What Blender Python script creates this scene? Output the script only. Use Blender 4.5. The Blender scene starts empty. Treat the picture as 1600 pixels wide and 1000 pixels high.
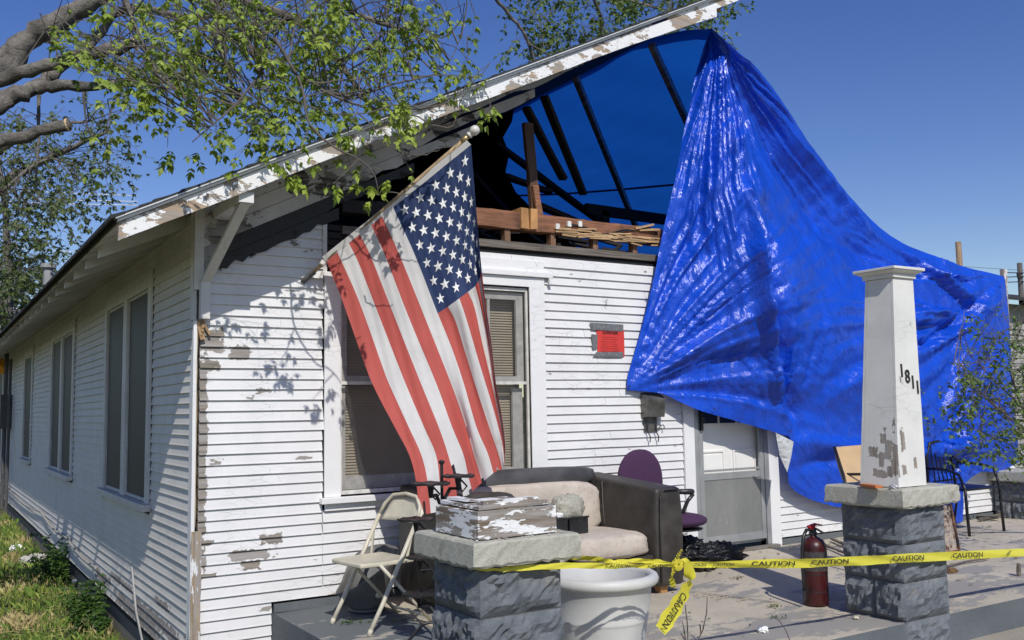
import bpy, math, random
import numpy as np
from mathutils import Vector, Matrix

# ------------------------------------------------------------------ camera, sky, sun, exposure
CAM = np.array([-1.6413, -6.7667, 1.4239]); YAW, PITCH, ROLL, FPX = 0.56333, 0.09423, -0.017886, 1466.14
_f = np.array([math.sin(YAW)*math.cos(PITCH), math.cos(YAW)*math.cos(PITCH), math.sin(PITCH)])
_r = np.array([math.cos(YAW), -math.sin(YAW), 0.0]); _u = np.cross(_r, _f)
RR = math.cos(ROLL)*_r + math.sin(ROLL)*_u; UU = -math.sin(ROLL)*_r + math.cos(ROLL)*_u; FF = _f

S = bpy.context.scene
cd = bpy.data.cameras.new('camera'); co = bpy.data.objects.new('camera', cd); S.collection.objects.link(co)
cd.sensor_width = 36; cd.lens = FPX/1600*36; cd.clip_start = .05; cd.clip_end = 2000
co.matrix_world = Matrix(((RR[0], UU[0], -FF[0], CAM[0]), (RR[1], UU[1], -FF[1], CAM[1]), (RR[2], UU[2], -FF[2], CAM[2]), (0, 0, 0, 1)))
S.camera = co
TOSUN = Vector((-.64, -2.37, 2.34)).normalized()
W = bpy.data.worlds.new('World'); S.world = W; W.use_nodes = True
wn = W.node_tree; bg = wn.nodes['Background']; sky = wn.nodes.new('ShaderNodeTexSky')
sky.sky_type = 'NISHITA'; sky.sun_disc = False; sky.sun_elevation = math.asin(TOSUN.z)
sky.sun_rotation = math.atan2(TOSUN.x, TOSUN.y); sky.air_density = 1.0; sky.dust_density = 0.3; sky.ozone_density = 1.0
hs_ = wn.nodes.new('ShaderNodeHueSaturation'); hs_.inputs['Saturation'].default_value = 1.34; hs_.inputs['Hue'].default_value = .523; wn.links.new(sky.outputs[0], hs_.inputs['Color']); wn.links.new(hs_.outputs[0], bg.inputs[0]); bg.inputs[1].default_value = 0.11
sl = bpy.data.lights.new('sun', 'SUN'); sl.energy = 3.65; sl.angle = math.radians(.53); sl.color = (1, .96, .90)
so = bpy.data.objects.new('sun', sl); S.collection.objects.link(so); so.rotation_euler = (-TOSUN).to_track_quat('-Z', 'Y').to_euler()
S.view_settings.view_transform = 'Standard'; S.view_settings.look = 'None'; S.view_settings.gamma = 1
S.view_settings.exposure = 0.0; S.view_settings.use_curve_mapping = False

random.seed(7); rng = np.random.default_rng(7)

# ------------------------------------------------------------------ survey of the place: a direction met with a plane
def at(px, py, ax, v):
    d = FF + RR*(px-800)/FPX - UU*(py-500)/FPX
    t = (v-CAM[ax])/d[ax]; return Vector((CAM + t*d).tolist())
def atY(px, py, y=0.0): return at(px, py, 1, y)
def atX(px, py, x=0.0): return at(px, py, 0, x)
def atZ(px, py, z=0.0): return at(px, py, 2, z)
def fbm(x, y=0.0, s=0):
    return (math.sin(x*1.7+y*2.3+s) + .5*math.sin(x*3.9-y*3.1+s*2.1) + .25*math.sin(x*8.3+y*7.7+s*.7))/1.75

# ------------------------------------------------------------------ objects
COL = S.collection
def link(o, parent=None):
    COL.objects.link(o)
    if parent is not None:
        o.parent = parent
    return o
def thing(name, label, cat, loc=(0, 0, 0), group=None):
    o = bpy.data.objects.new(name, None); o.empty_display_size = .1; o.location = loc; link(o)
    o['label'] = label; o['category'] = cat
    if group: o['group'] = group
    return o
def tag(o, label=None, cat=None, group=None, kind=None):
    for k, v in (('label', label), ('category', cat), ('group', group), ('kind', kind)):
        if v: o[k] = v
    return o
def origin(o):
    v = Vector((0, 0, 0))
    while o is not None: v += o.location; o = o.parent
    return v
class MB:
    def __init__(s): s.v = []; s.f = []; s.m = []
    def add(s, vs, fs, mi=0):
        b = len(s.v); s.v += [tuple(v) for v in vs]; s.f += [tuple(b+i for i in f) for f in fs]; s.m += [mi]*len(fs)
    def box(s, a, b, jit=0, mi=0):
        x0, y0, z0 = [min(p, q) for p, q in zip(a, b)]; x1, y1, z1 = [max(p, q) for p, q in zip(a, b)]
        v = [(x0,y0,z0),(x1,y0,z0),(x1,y1,z0),(x0,y1,z0),(x0,y0,z1),(x1,y0,z1),(x1,y1,z1),(x0,y1,z1)]
        if jit: v = [tuple(c+random.uniform(-jit, jit) for c in p) for p in v]
        s.add(v, [(0,3,2,1),(4,5,6,7),(0,1,5,4),(1,2,6,5),(2,3,7,6),(3,0,4,7)], mi)
    def hexa(s, v, mi=0):   # 8 corners: bottom ring then top ring
        s.add(v, [(0,3,2,1),(4,5,6,7),(0,1,5,4),(1,2,6,5),(2,3,7,6),(3,0,4,7)], mi)
    def bar(s, p, q, w, h, up=(0, 0, 1), mi=0, seg=1, jit=0):
        p, q = Vector(p), Vector(q); d = (q-p).normalized(); up = Vector(up)
        if abs(d.dot(up)) > .98: up = Vector((0, 1, 0))
        a = d.cross(up).normalized()*w/2; b = a.cross(d).normalized()*h/2
        rings = []
        for i in range(seg+1):
            c = p.lerp(q, i/seg); k = [c-a-b, c+a-b, c+a+b, c-a+b]
            rings.append([x+Vector([random.uniform(-jit, jit) for _ in range(3)]) for x in k])
        v = [x for r in rings for x in r]; f = [(3,2,1,0), tuple(4*seg+i for i in range(4))]
        for i in range(seg):
            for j in range(4): f.append((4*i+j, 4*i+(j+1)%4, 4*i+4+(j+1)%4, 4*i+4+j))
        s.add(v, f, mi)
    def tube(s, pts, r, n=8, cap=True, mi=0):
        pts = [Vector(p) for p in pts]; N = len(pts)
        rs = r if isinstance(r, (list, tuple)) else [r]*N
        prev = None; vs = []
        for i, p in enumerate(pts):
            d = (pts[min(i+1, N-1)]-pts[max(i-1, 0)]).normalized()
            if prev is None:
                a = d.orthogonal().normalized()
            else:
                a = (prev - d*prev.dot(d)).normalized()
            prev = a; b = d.cross(a)
            for k in range(n):
                t = 2*math.pi*k/n; vs.append(p + (a*math.cos(t)+b*math.sin(t))*rs[i])
        fs = [(i*n+k, i*n+(k+1)%n, (i+1)*n+(k+1)%n, (i+1)*n+k) for i in range(N-1) for k in range(n)]
        if cap: fs += [tuple(reversed(range(n))), tuple((N-1)*n+k for k in range(n))]
        s.add(vs, fs, mi)
    def lathe(s, prof, c=(0, 0, 0), n=32, mi=0, ax=None):
        vs = []; c = Vector(c)
        M = Vector(ax).to_track_quat('Z', 'Y').to_matrix() if ax else None
        for r, z in prof:
            for k in range(n):
                t = 2*math.pi*k/n; p = Vector((r*math.cos(t), r*math.sin(t), z))
                if M: p = M @ p
                vs.append(c+p)
        fs = [(i*n+k, i*n+(k+1)%n, (i+1)*n+(k+1)%n, (i+1)*n+k) for i in range(len(prof)-1) for k in range(n)]
        s.add(vs, fs, mi)
    def grid(s, fn, nu, nv, mi=0, skip=None):
        vs = [fn(i/nu, j/nv) for i in range(nu+1) for j in range(nv+1)]
        fs = [(i*(nv+1)+j, (i+1)*(nv+1)+j, (i+1)*(nv+1)+j+1, i*(nv+1)+j+1) for i in range(nu) for j in range(nv)
              if not (skip and skip((i+.5)/nu, (j+.5)/nv))]
        s.add(vs, fs, mi)
    def mesh(s, name, mats, smooth=False, org=(0, 0, 0)):
        me = bpy.data.meshes.new(name)
        o = Vector(org)
        me.from_pydata([(v[0]-o.x, v[1]-o.y, v[2]-o.z) for v in s.v], [], s.f)
        for m in (mats if isinstance(mats, (list, tuple)) else [mats]): me.materials.append(m)
        if len(me.materials) > 1: me.polygons.foreach_set('material_index', s.m)
        if smooth: me.polygons.foreach_set('use_smooth', [True]*len(me.polygons))
        me.update(); return me
    def build(s, name, mats, parent=None, smooth=False, bevel=0, loc=None, solid=0, sub=0):
        org = origin(parent) if loc is None else Vector(loc)
        o = bpy.data.objects.new(name, s.mesh(name, mats, smooth, org)); link(o, parent)
        if loc is not None: o.location = Vector(loc)-origin(parent)
        if solid:
            m = o.modifiers.new('solid', 'SOLIDIFY'); m.thickness = solid; m.offset = 0
        if bevel:
            m = o.modifiers.new('bevel', 'BEVEL'); m.width = bevel; m.segments = 2; m.limit_method = 'ANGLE'; m.angle_limit = math.radians(35)
        if sub:
            m = o.modifiers.new('sub', 'SUBSURF'); m.levels = sub; m.render_levels = sub
        return o
def Pb(fn, name, mat, parent=None, **k):
    m = MB(); fn(m); return m.build(name, mat, parent, **k)

# ------------------------------------------------------------------ materials
class NT:
    def __init__(s, name):
        s.mat = bpy.data.materials.new(name); s.mat.use_nodes = True; s.t = s.mat.node_tree
        s.p = s.t.nodes['Principled BSDF']; s.out = s.t.nodes['Material Output']; s._pos = None
    def n(s, ty, ins=None, **props):
        nd = s.t.nodes.new(ty)
        for k, v in props.items(): setattr(nd, k, v)
        for k, v in (ins or {}).items(): s.set(nd, k, v)
        return nd
    def set(s, nd, k, v):
        if isinstance(v, bpy.types.NodeSocket): s.t.links.new(v, nd.inputs[k])
        elif isinstance(v, (tuple, list)) and len(v) == 3 and nd.inputs[k].type == 'RGBA': nd.inputs[k].default_value = (*v, 1)
        else: nd.inputs[k].default_value = v
    def pos(s, scale=(1, 1, 1), off=(0, 0, 0)):
        if s._pos is None: s._pos = s.n('ShaderNodeNewGeometry').outputs['Position']
        return s.n('ShaderNodeMapping', {'Vector': s._pos, 'Scale': scale, 'Location': off}).outputs[0]
    def noise(s, sc, det=4, rough=.55, vec=None, dist=0):
        return s.n('ShaderNodeTexNoise', {'Vector': vec if vec is not None else s.pos(), 'Scale': sc, 'Detail': det, 'Roughness': rough, 'Distortion': dist}).outputs['Fac']
    def math(s, op, a, b=0.0, c=0.0):
        return s.n('ShaderNodeMath', {0: a, 1: b, 2: c}, operation=op).outputs[0]
    def ramp(s, f, lo, hi, a=0.0, b=1.0):
        return s.n('ShaderNodeMapRange', {'Value': f, 'From Min': lo, 'From Max': hi, 'To Min': a, 'To Max': b}).outputs[0]
    def mix(s, f, a, b):
        nd = s.n('ShaderNodeMix', data_type='RGBA')
        s.set(nd, 0, f); s.set(nd, 6, a if not isinstance(a, tuple) else (*a, 1)); s.set(nd, 7, b if not isinstance(b, tuple) else (*b, 1))
        return nd.outputs[2]
    def bump(s, h, strength=.3, dist=.01, prev=None):
        i = {'Height': h, 'Strength': strength, 'Distance': dist}
        if prev is not None: i['Normal'] = prev
        return s.n('ShaderNodeBump', i).outputs[0]
    def fin(s, color=None, rough=None, normal=None, **k):
        if color is not None: s.set(s.p, 'Base Color', color)
        if rough is not None: s.set(s.p, 'Roughness', rough)
        if normal is not None: s.set(s.p, 'Normal', normal)
        for a, v in k.items(): s.set(s.p, a.replace('_', ' '), v)
        return s.mat
    def box(s, c, h):   # 1 outside, <1 inside; in metres along world axes
        v = s.n('ShaderNodeVectorMath', {0: s._pos if s._pos is not None else (s.pos() and s._pos), 1: c}, operation='SUBTRACT').outputs[0]
        v = s.n('ShaderNodeVectorMath', {0: v}, operation='ABSOLUTE').outputs[0]
        v = s.n('ShaderNodeVectorMath', {0: v, 1: h}, operation='DIVIDE').outputs[0]
        x = s.n('ShaderNodeSeparateXYZ', {0: v}).outputs
        return s.math('MAXIMUM', s.math('MAXIMUM', x[0], x[1]), x[2])

def simple(name, col, rough=.6, var=.15, sc=12, bump=.15, metal=0.0, bsc=80, bd=.003, **k):
    t = NT(name); n1 = t.noise(sc, 5); n2 = t.noise(bsc, 4)
    f = t.ramp(n1, .3, .7, 1-var, 1+var)
    c = t.n('ShaderNodeVectorMath', {0: tuple(col), 3: f}, operation='SCALE').outputs[0]
    r = t.ramp(n1, .3, .7, max(0, rough-.08), min(1, rough+.08))
    return t.fin(c, r, t.bump(n2, bump, bd) if bump else None, Metallic=metal, **k)

def peel(name, wood=(.30, .24, .18), paint=(.80, .80, .79), lvl=.5, sc=6, stretch=(1, 1, 1), boxes=(), soft=.01, grain=(4, 60, 60),
         char=None, dirt=.12, wsc=1.0, corner=False):
    """weathered paint over wood; lvl = how much noise survives as paint (lower = less peeled)"""
    t = NT(name); v = t.pos(stretch); n = t.noise(sc, 6, .62, v)
    n_s = t.noise(sc*5, 3, .6, v)
    nn = t.math('ADD', n, t.math('MULTIPLY', t.math('SUBTRACT', n_s, .5), .25))
    m = t.ramp(nn, lvl-soft, lvl+soft)            # 1 = bare wood
    if boxes:
        jag = t.math('ADD', t.math('MULTIPLY', t.math('SUBTRACT', t.noise(32, 4, .6), .5), 1.5), t.math('MULTIPLY', t.math('SUBTRACT', t.noise(11, 2, .5), .5), 1.2))
        mn = None
        for c, h in boxes:
            b = t.box(c, h); mn = b if mn is None else t.math('MINIMUM', mn, b)
        bm = t.ramp(t.math('ADD', mn, jag), .98, 1.04, 1, 0)
        m = t.math('MAXIMUM', m, bm)
    g = t.noise(1, 5, .6, t.pos(grain)); g2 = t.noise(1, 4, .7, t.pos(tuple(x*.35 for x in grain)))
    wc = t.mix(t.ramp(g, .3, .7), tuple(x*.55 for x in wood), tuple(min(1, x*1.25) for x in wood))
    wc = t.mix(t.ramp(g2, .42, .62), wc, (.33, .31, .29))
    d = t.noise(3.1, 6, .65); pc = t.mix(t.ramp(d, .35, .75), paint, tuple(x*(1-dirt) for x in paint))
    d2 = t.noise(24, 5, .7, t.pos((1, 1, .25))); pc = t.mix(t.ramp(d2, .60, .78, 0, .45), pc, (.52, .50, .46))
    c = t.mix(m, pc, wc)
    h = t.math('ADD', t.math('MULTIPLY', m, -1.0), t.math('MULTIPLY', g, .35))
    crack = t.n('ShaderNodeTexVoronoi', {'Vector': t.pos((3, 3, 9)), 'Scale': 2.2}, feature='DISTANCE_TO_EDGE').outputs[0]
    ck = t.ramp(crack, 0.0, .012, 1, 0)
    ckm = t.math('MULTIPLY', ck, t.ramp(t.noise(1.3, 3), .52, .6))
    c = t.mix(t.math('MULTIPLY', ckm, .75), c, (.2, .19, .17))
    h = t.math('SUBTRACT', h, t.math('MULTIPLY', ckm, .8))
    if char:
        x = t.n('ShaderNodeSeparateXYZ', {0: t._pos}).outputs
        a, b, k0 = char      # burnt where  z - a - b*x > noise
        q = t.math('SUBTRACT', x[2], t.math('ADD', a, t.math('MULTIPLY', x[0], b)))
        q = t.math('ADD', q, t.math('MULTIPLY', t.math('SUBTRACT', t.noise(7, 6, .7), .5), .45))
        q2 = t.math('SUBTRACT', t.math('ADD', x[0], t.math('MULTIPLY', t.noise(5, 4), .3)), k0+.15)
        cm = t.math('MULTIPLY', t.ramp(q, 0, .05), t.ramp(q2, 0, .05))
        c = t.mix(cm, c, t.mix(t.noise(40, 4), (.008, .007, .006), (.03, .026, .022)))
    return t.fin(c, t.ramp(m, 0, 1, .55, .9), t.bump(h, .55, .004))

WOODS = dict(
    beam=(.22, .10, .055), stud=(.25, .14, .08), old=(.17, .14, .11), fresh=(.42, .25, .12))
def woodmat(name, col, grain=(3, 60, 60), char=0.0, rough=.8):
    t = NT(name); g = t.noise(1, 6, .6, t.pos(grain)); g2 = t.noise(2.5, 4)
    c = t.mix(t.ramp(g, .3, .72), tuple(x*.45 for x in col), tuple(min(1, x*1.35) for x in col))
    c = t.mix(t.ramp(g2, .35+.3*(1-char), .5+.3*(1-char)), c, (.012, .010, .009))
    return t.fin(c, rough, t.bump(g, .5, .004))

M_clap = peel('front clapboard paint', lvl=.67, sc=3.2, stretch=(1, 1, 2.5), wood=(.25, .22, .18), boxes=[
    ((.09, -.01, 1.945), (.10, .1, .075)), ((.30, -.01, 1.86), (.075, .1, .05)), ((.075, -.01, 1.76), (.085, .1, .035)),
    ((.535, -.01, .52), (.075, .1, .037)), ((.395, -.01, .425), (.14, .1, .034)), ((.40, -.01, .352), (.068, .1, .034)),
    ((.03, -.01, 1.2), (.045, .1, .75)), ((.07, -.01, .53), (.06, .1, .02)), ((.07, -.01, .31), (.07, .1, .012))],
    char=(2.36, .56, .12), dirt=.12, paint=(.74, .735, .725))
M_clap_side = peel('side clapboard paint toned for shade', lvl=.78, sc=2.6, stretch=(1, 1, 3), wood=(.24, .21, .18), boxes=[
    ((-.01, 1.2, -.18), (.1, .9, .05)), ((-.01, 1.9, -.26), (.1, 1.0, .06)), ((-.01, 2.6, -.1), (.1, .6, .03)), ((-.01, 3.6, -.2), (.1, .5, .05)),
    ((-.01, .9, -.02), (.1, .25, .03))], dirt=.18, paint=(.70, .67, .61))  # side paint darker and warmer than the front, to deepen and grey its shade
M_trim = peel('white painted trim', lvl=.80, sc=5, grain=(60, 60, 4), dirt=.06)
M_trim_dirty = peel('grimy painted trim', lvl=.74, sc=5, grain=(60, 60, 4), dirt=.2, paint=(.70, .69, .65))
M_corner = peel('peeled corner board paint', lvl=.42, sc=16, stretch=(1, 1, .22), wood=(.36, .27, .17), grain=(60, 60, 4), dirt=.2)
M_cornerside = peel('side corner board paint', lvl=.66, sc=6, stretch=(1, 1, .5), wood=(.30, .26, .2), grain=(60, 60, 4))
M_fascia = peel('flaking fascia paint', lvl=.505, sc=3.6, stretch=(1.1, 1, 2.2), wood=(.42, .32, .22), grain=(3, 60, 60), paint=(.84, .84, .83), dirt=.05, soft=.006)
M_soffit = peel('sooty soffit paint', lvl=.56, sc=3.2, stretch=(.7, 3, 1), wood=(.06, .055, .05), paint=(.62, .60, .57), grain=(3, 60, 60), dirt=.35)
M_eave = peel('eave underside paint', lvl=.6, sc=3, wood=(.26, .20, .12), paint=(.70, .66, .56), grain=(60, 3, 60), dirt=.3)
M_post = peel('porch post paint', lvl=.73, sc=6, stretch=(1, 1, .5), wood=(.30, .26, .21), grain=(60, 60, 4), dirt=.14, paint=(.74, .73, .68), boxes=[
    ((3.76, -2.75, 1.20), (.05, .022, .05)), ((3.76, -2.79, 1.10), (.05, .026, .06)), ((3.76, -2.67, 1.09), (.05, .035, .035)), ((3.76, -2.74, 1.04), (.05, .02, .05)), ((3.76, -2.72, .955), (.05, .05, .025)), ((3.76, -2.80, .97), (.05, .02, .03)), ((3.76, -2.83, 1.28), (.05, .012, .06)),
    ((3.86, -2.86, 1.17), (.022, .05, .07)), ((3.79, -2.86, 1.30), (.008, .04, .35)), ((3.85, -2.86, .98), (.02, .05, .03)), ((3.97, -2.86, 1.02), (.015, .05, .04))])
M_postbase = peel('flaking post base paint', lvl=.50, sc=9, stretch=(.55, .55, 2.4), wood=(.22, .17, .12), grain=(4, 4, 70), paint=(.84, .84, .82), soft=.006)
M_dark = simple('dark interior', (.012, .012, .013), .9, bump=0)
M_charred = simple('charred timber', (.014, .012, .011), .75, .5, 9, .6, bsc=40, bd=.01)
M_beam = woodmat('scorched red beam wood', (.26, .115, .06), char=.35)
M_studw = woodmat('old stud wood', (.24, .13, .075), (60, 60, 3), char=.2)
M_fresh = woodmat('split fresh wood', (.50, .33, .17), (4, 70, 70))
M_block = woodmat('orange new lumber', (.50, .26, .10), (4, 30, 4))
M_graywood = woodmat('grey rafter wood', (.55, .50, .42), (20, 4, 20))
M_weathered = woodmat('weathered board', (.17, .145, .12), char=.25)

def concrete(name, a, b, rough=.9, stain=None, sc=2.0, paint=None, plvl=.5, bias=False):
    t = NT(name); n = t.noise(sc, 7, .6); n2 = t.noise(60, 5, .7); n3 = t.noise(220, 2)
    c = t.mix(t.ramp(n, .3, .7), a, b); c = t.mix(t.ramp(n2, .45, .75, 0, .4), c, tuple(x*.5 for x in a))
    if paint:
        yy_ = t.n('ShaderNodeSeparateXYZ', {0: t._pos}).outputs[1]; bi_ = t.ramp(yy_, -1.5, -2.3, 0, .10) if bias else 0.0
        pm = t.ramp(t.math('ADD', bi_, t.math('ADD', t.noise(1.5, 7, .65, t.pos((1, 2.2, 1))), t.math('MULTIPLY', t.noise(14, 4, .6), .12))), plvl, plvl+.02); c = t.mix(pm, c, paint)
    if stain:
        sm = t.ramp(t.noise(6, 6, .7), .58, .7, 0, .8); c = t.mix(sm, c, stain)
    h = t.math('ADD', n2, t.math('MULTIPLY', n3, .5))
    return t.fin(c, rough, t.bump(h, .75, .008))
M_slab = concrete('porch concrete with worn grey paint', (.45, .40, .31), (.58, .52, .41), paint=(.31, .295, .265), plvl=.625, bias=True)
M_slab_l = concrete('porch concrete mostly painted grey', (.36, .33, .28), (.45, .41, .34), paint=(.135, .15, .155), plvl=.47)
M_slabface = concrete('grey painted slab face', (.10, .115, .125), (.15, .165, .175))
M_cap = concrete('rough cement cap', (.40, .39, .32), (.52, .51, .43), sc=5, stain=(.24, .23, .19))
M_blockgrey = concrete('grey painted rock face block', (.10, .115, .13), (.185, .20, .215), rough=.75, sc=7, stain=(.27, .26, .24))
M_mortar = concrete('dark mortar', (.06, .065, .07), (.11, .11, .11))
M_found = concrete('foundation concrete', (.16, .15, .13), (.24, .22, .19))
M_walk = concrete('front walk grit', (.30, .27, .21), (.40, .36, .28), stain=(.2, .17, .12))
M_stone = concrete('pale rubble', (.40, .38, .33), (.55, .52, .47))

# screens, glass, blinds
t = NT('window screen'); n = t.noise(300, 1); t.fin((.035, .035, .035), .55, None); M_screen = t.mat
t = NT('insect screen over blind'); M_glassdark = t.fin((.02, .022, .025), .12, t.bump(t.noise(3, 2), .02, .01), Specular_IOR_Level=.5)
M_blind = simple('tan blind slat', (.46, .40, .29), .6, .1, 5, 0)
t = NT('sheer screen')
tr = t.n('ShaderNodeBsdfTransparent'); mx = t.n('ShaderNodeMixShader', {0: .30, 1: tr.outputs[0], 2: t.p.outputs[0]}); t.t.links.new(mx.outputs[0], t.out.inputs[0])
M_sheer = t.fin((.10, .10, .095), .6)
M_sash = simple('dusty window sash', (.58, .57, .53), .7, .2, 15)
M_alu = simple('storm door aluminium', (.42, .43, .43), .45, .12, 6, .1, metal=.5)
t = NT('storm door kick panel'); n = t.noise(2.6, 7, .7, t.pos((1, 1, .45))); n2 = t.noise(26, 6, .75, t.pos((1, 1, .18)))
c = t.mix(t.ramp(n, .3, .7), (.22, .225, .215), (.32, .32, .305)); c = t.mix(t.ramp(n2, .62, .72), c, (.52, .51, .48)); M_kick = t.fin(c, .5, t.bump(n, .15, .004), Metallic=.35)
M_door = simple('white door paint', (.80, .79, .75), .4, .03, 4, .03)
t = NT('door glass'); M_lite = t.fin((.03, .04, .055), .05)
M_shingle = simple('asphalt shingle', (.035, .034, .033), .95, .4, 30, .6, bsc=150)
M_drip = simple('pale metal drip edge', (.60, .63, .64), .45, .1, 8, .1)

# tarp
def tarp_mat(name, col, trans, rough=.25, crinkle=1.0):
    t = NT(name)
    n = t.noise(2.4, 6, .62, t.pos((2.0, 1, .55)), 1.1); vor = t.n('ShaderNodeTexVoronoi', {'Vector': t.pos((1.1, 1, .8)), 'Scale': 9.0, 'Randomness': 1.0}, feature='SMOOTH_F1').outputs[0]
    fine = t.noise(26, 5, .65, t.pos((1.7, 1, .55)), .6); weave = t.n('ShaderNodeTexWave', {'Vector': t.pos(), 'Scale': 95.0, 'Distortion': .6, 'Detail': 2.0}, bands_direction='Z').outputs['Fac']
    c = t.mix(t.ramp(n, .3, .7), tuple(x*.80 for x in col), tuple(min(1, x*1.15) for x in col))
    dust = t.noise(3.3, 7, .7); c = t.mix(t.ramp(dust, .55, .8, 0, .10), c, (.35, .38, .45))
    rot = t.n('ShaderNodeMapping', {'Vector': t.pos(), 'Rotation': (0, math.radians(-40), 0)}).outputs[0]; rot = t.n('ShaderNodeMapping', {'Vector': rot, 'Scale': (1.1, 1, 6.5)}).outputs[0]
    st1 = t.noise(2.6, 5, .6, rot, .5); st2 = t.noise(1.7, 5, .6, t.pos((8, 1, .9)), .7)
    xx = t.n('ShaderNodeSeparateXYZ', {0: t._pos}).outputs[0]; sel = t.ramp(xx, 5.2, 6.0)
    stt = t.math('ADD', t.math('MULTIPLY', st1, sel), t.math('MULTIPLY', st2, t.math('SUBTRACT', 1.0, sel)))
    cr = t.n('ShaderNodeTexVoronoi', {'Vector': t.pos((1, 1, .8)), 'Scale': 13.0}, feature='DISTANCE_TO_EDGE').outputs[0]
    b = t.bump(stt, .42*crinkle, .05); b = t.bump(t.ramp(cr, 0, .12), .12*crinkle, .02, b)
    b = t.bump(n, .22*crinkle, .06, b); b = t.bump(vor, .09*crinkle, .03, b); b = t.bump(fine, .34*crinkle, .010, b); b = t.bump(weave, .08, .001, b)
    t.fin(c, rough, b, Specular_IOR_Level=.62)
    tl = t.n('ShaderNodeBsdfTranslucent', {'Color': (col[0]*1.2, col[1]*1.5, min(1, col[2]*1.1))})
    mx = t.n('ShaderNodeMixShader', {0: trans, 1: t.p.outputs[0], 2: tl.outputs[0]}); t.t.links.new(mx.outputs[0], t.out.inputs[0])
    return t.mat
M_tarp = tarp_mat('blue poly tarp', (.005, .072, .60), .07)
M_tarproof = tarp_mat('blue poly tarp on roof', (.008, .082, .50), .50, crinkle=.9)
M_tarpback = simple('silver tarp reverse', (.72, .74, .76), .3, .2, 10, .9, metal=.15, bsc=22, bd=.02)
M_rope = simple('dark eyelet', (.03, .03, .035), .4)

def cloth(name, col, trans=.25, rough=.75, stain=None):
    t = NT(name); n = t.noise(5, 5); w = t.noise(500, 2); d = t.noise(14, 5, .6, t.pos((1, 1, .4)), .8)
    c = t.mix(t.ramp(n, .3, .7), tuple(x*.88 for x in col), col)
    if stain: c = t.mix(t.ramp(t.noise(4, 6, .7), .60, .72, 0, .5), c, stain)
    b = t.bump(d, .25, .012); b = t.bump(w, .12, .002, b)
    t.fin(c, rough, b)
    tl = t.n('ShaderNodeBsdfTranslucent', {'Color': col}); mx = t.n('ShaderNodeMixShader', {0: trans, 1: t.p.outputs[0], 2: tl.outputs[0]}); t.t.links.new(mx.outputs[0], t.out.inputs[0])
    return t.mat
M_fred = cloth('faded red flag cloth', (.56, .105, .085)); M_fwhite = cloth('off white flag cloth', (.76, .74, .71), stain=(.42, .37, .28)); M_fblue = cloth('navy flag cloth', (.030, .055, .155))
M_star = simple('white star print', (.86, .86, .84), .7, .02, 8, 0)

# ------------------------------------------------------------------ ground, slab
def terrain(u, v):
    x = -60+140*u; y = -30+120*v; return (x, y, -.62 + .02*fbm(x*.7, y*.7))
g = MB(); g.grid(terrain, 80, 80)
t = NT('lawn soil and thatch'); n = t.noise(1.1, 7, .65); n2 = t.noise(30, 5, .7)
c = t.mix(t.ramp(n, .35, .65), (.10, .085, .035), (.045, .075, .018)); c = t.mix(t.ramp(n2, .4, .7), c, (.17, .14, .07))
M_soil = t.fin(c, .95, t.bump(n2, .8, .02))
tag(g.build('ground', M_soil, smooth=True), kind='structure')
# far ground out to the horizon
g = MB(); g.add([(-900, -900, -.70), (900, -900, -.70), (900, 900, -.70), (-900, 900, -.70)], [(0, 1, 2, 3)])
tag(g.build('distant_ground', M_soil), kind='structure')

SL_Y = -2.85
slab = thing('porch_slab', 'x', 'x'); del slab['label']; del slab['category']; slab['kind'] = 'structure'
def slabpart(x0, x1, mat, jitter=1):
    m = MB()
    def top(u, v): 
        x = x0+(x1-x0)*u; y = SL_Y+(-.001-SL_Y)*v
        return (x, y, .006*fbm(x*2, y*2, 3)*(0 if v < .02 or u < .01 or u > .99 else 1))
    m.grid(top, 40, 24); return m.build('slab_top', mat, slab, smooth=True)
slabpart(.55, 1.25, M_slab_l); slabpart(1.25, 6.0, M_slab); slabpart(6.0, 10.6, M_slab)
def f(m):
    m.add([(.55, 0, 0), (.55, SL_Y, 0), (10.6, SL_Y, 0), (.55, 0, -.62), (.55, SL_Y, -.62), (10.6, SL_Y, -.62)], [(0, 3, 4, 1), (1, 4, 5, 2)])
Pb(f, 'slab_face', M_slabface, slab)
def crack(name, pts, w):
    m = MB(); vs = []
    for i, (x, y) in enumerate(pts):
        k = w*(.6+.6*random.random()); vs += [(x, y-k, .0135), (x, y+k, .0135)]
    m.add(vs, [(2*i, 2*i+2, 2*i+3, 2*i+1) for i in range(len(pts)-1)]); return m.build(name, M_dark, slab)
cp = [atZ(x, y) for x, y in [(1075, 925), (1120, 932), (1165, 937), (1215, 944), (1270, 955), (1300, 962), (1345, 968), (1375, 974)]]
pts = []
for a, b in zip(cp[:-1], cp[1:]):
    for k in range(6): q = a.lerp(b, k/6); pts.append((q.x, q.y+random.uniform(-.008, .008)))
crack('crack', pts, .020)
m = MB(); m.add([(1.255, y, .0065) for y in (SL_Y, 0)]+[(1.262, y, .0065) for y in (0, SL_Y)], [(0, 3, 2, 1)]); m.build('joint', M_dark, slab)
m = MB(); m.grid(lambda u, v: (.4+11*u, -5.5+(5.5+SL_Y)*v, -.20+.004*fbm(u*30, v*14)), 30, 12); tag(m.build('front_walk', M_walk, smooth=True), kind='structure')

# ------------------------------------------------------------------ the house
house = thing('house', 'white clapboard bungalow with burnt open gable and peeling rake boards, half covered by a tarp', 'house')
e = .076
WT = 2.79
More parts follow.
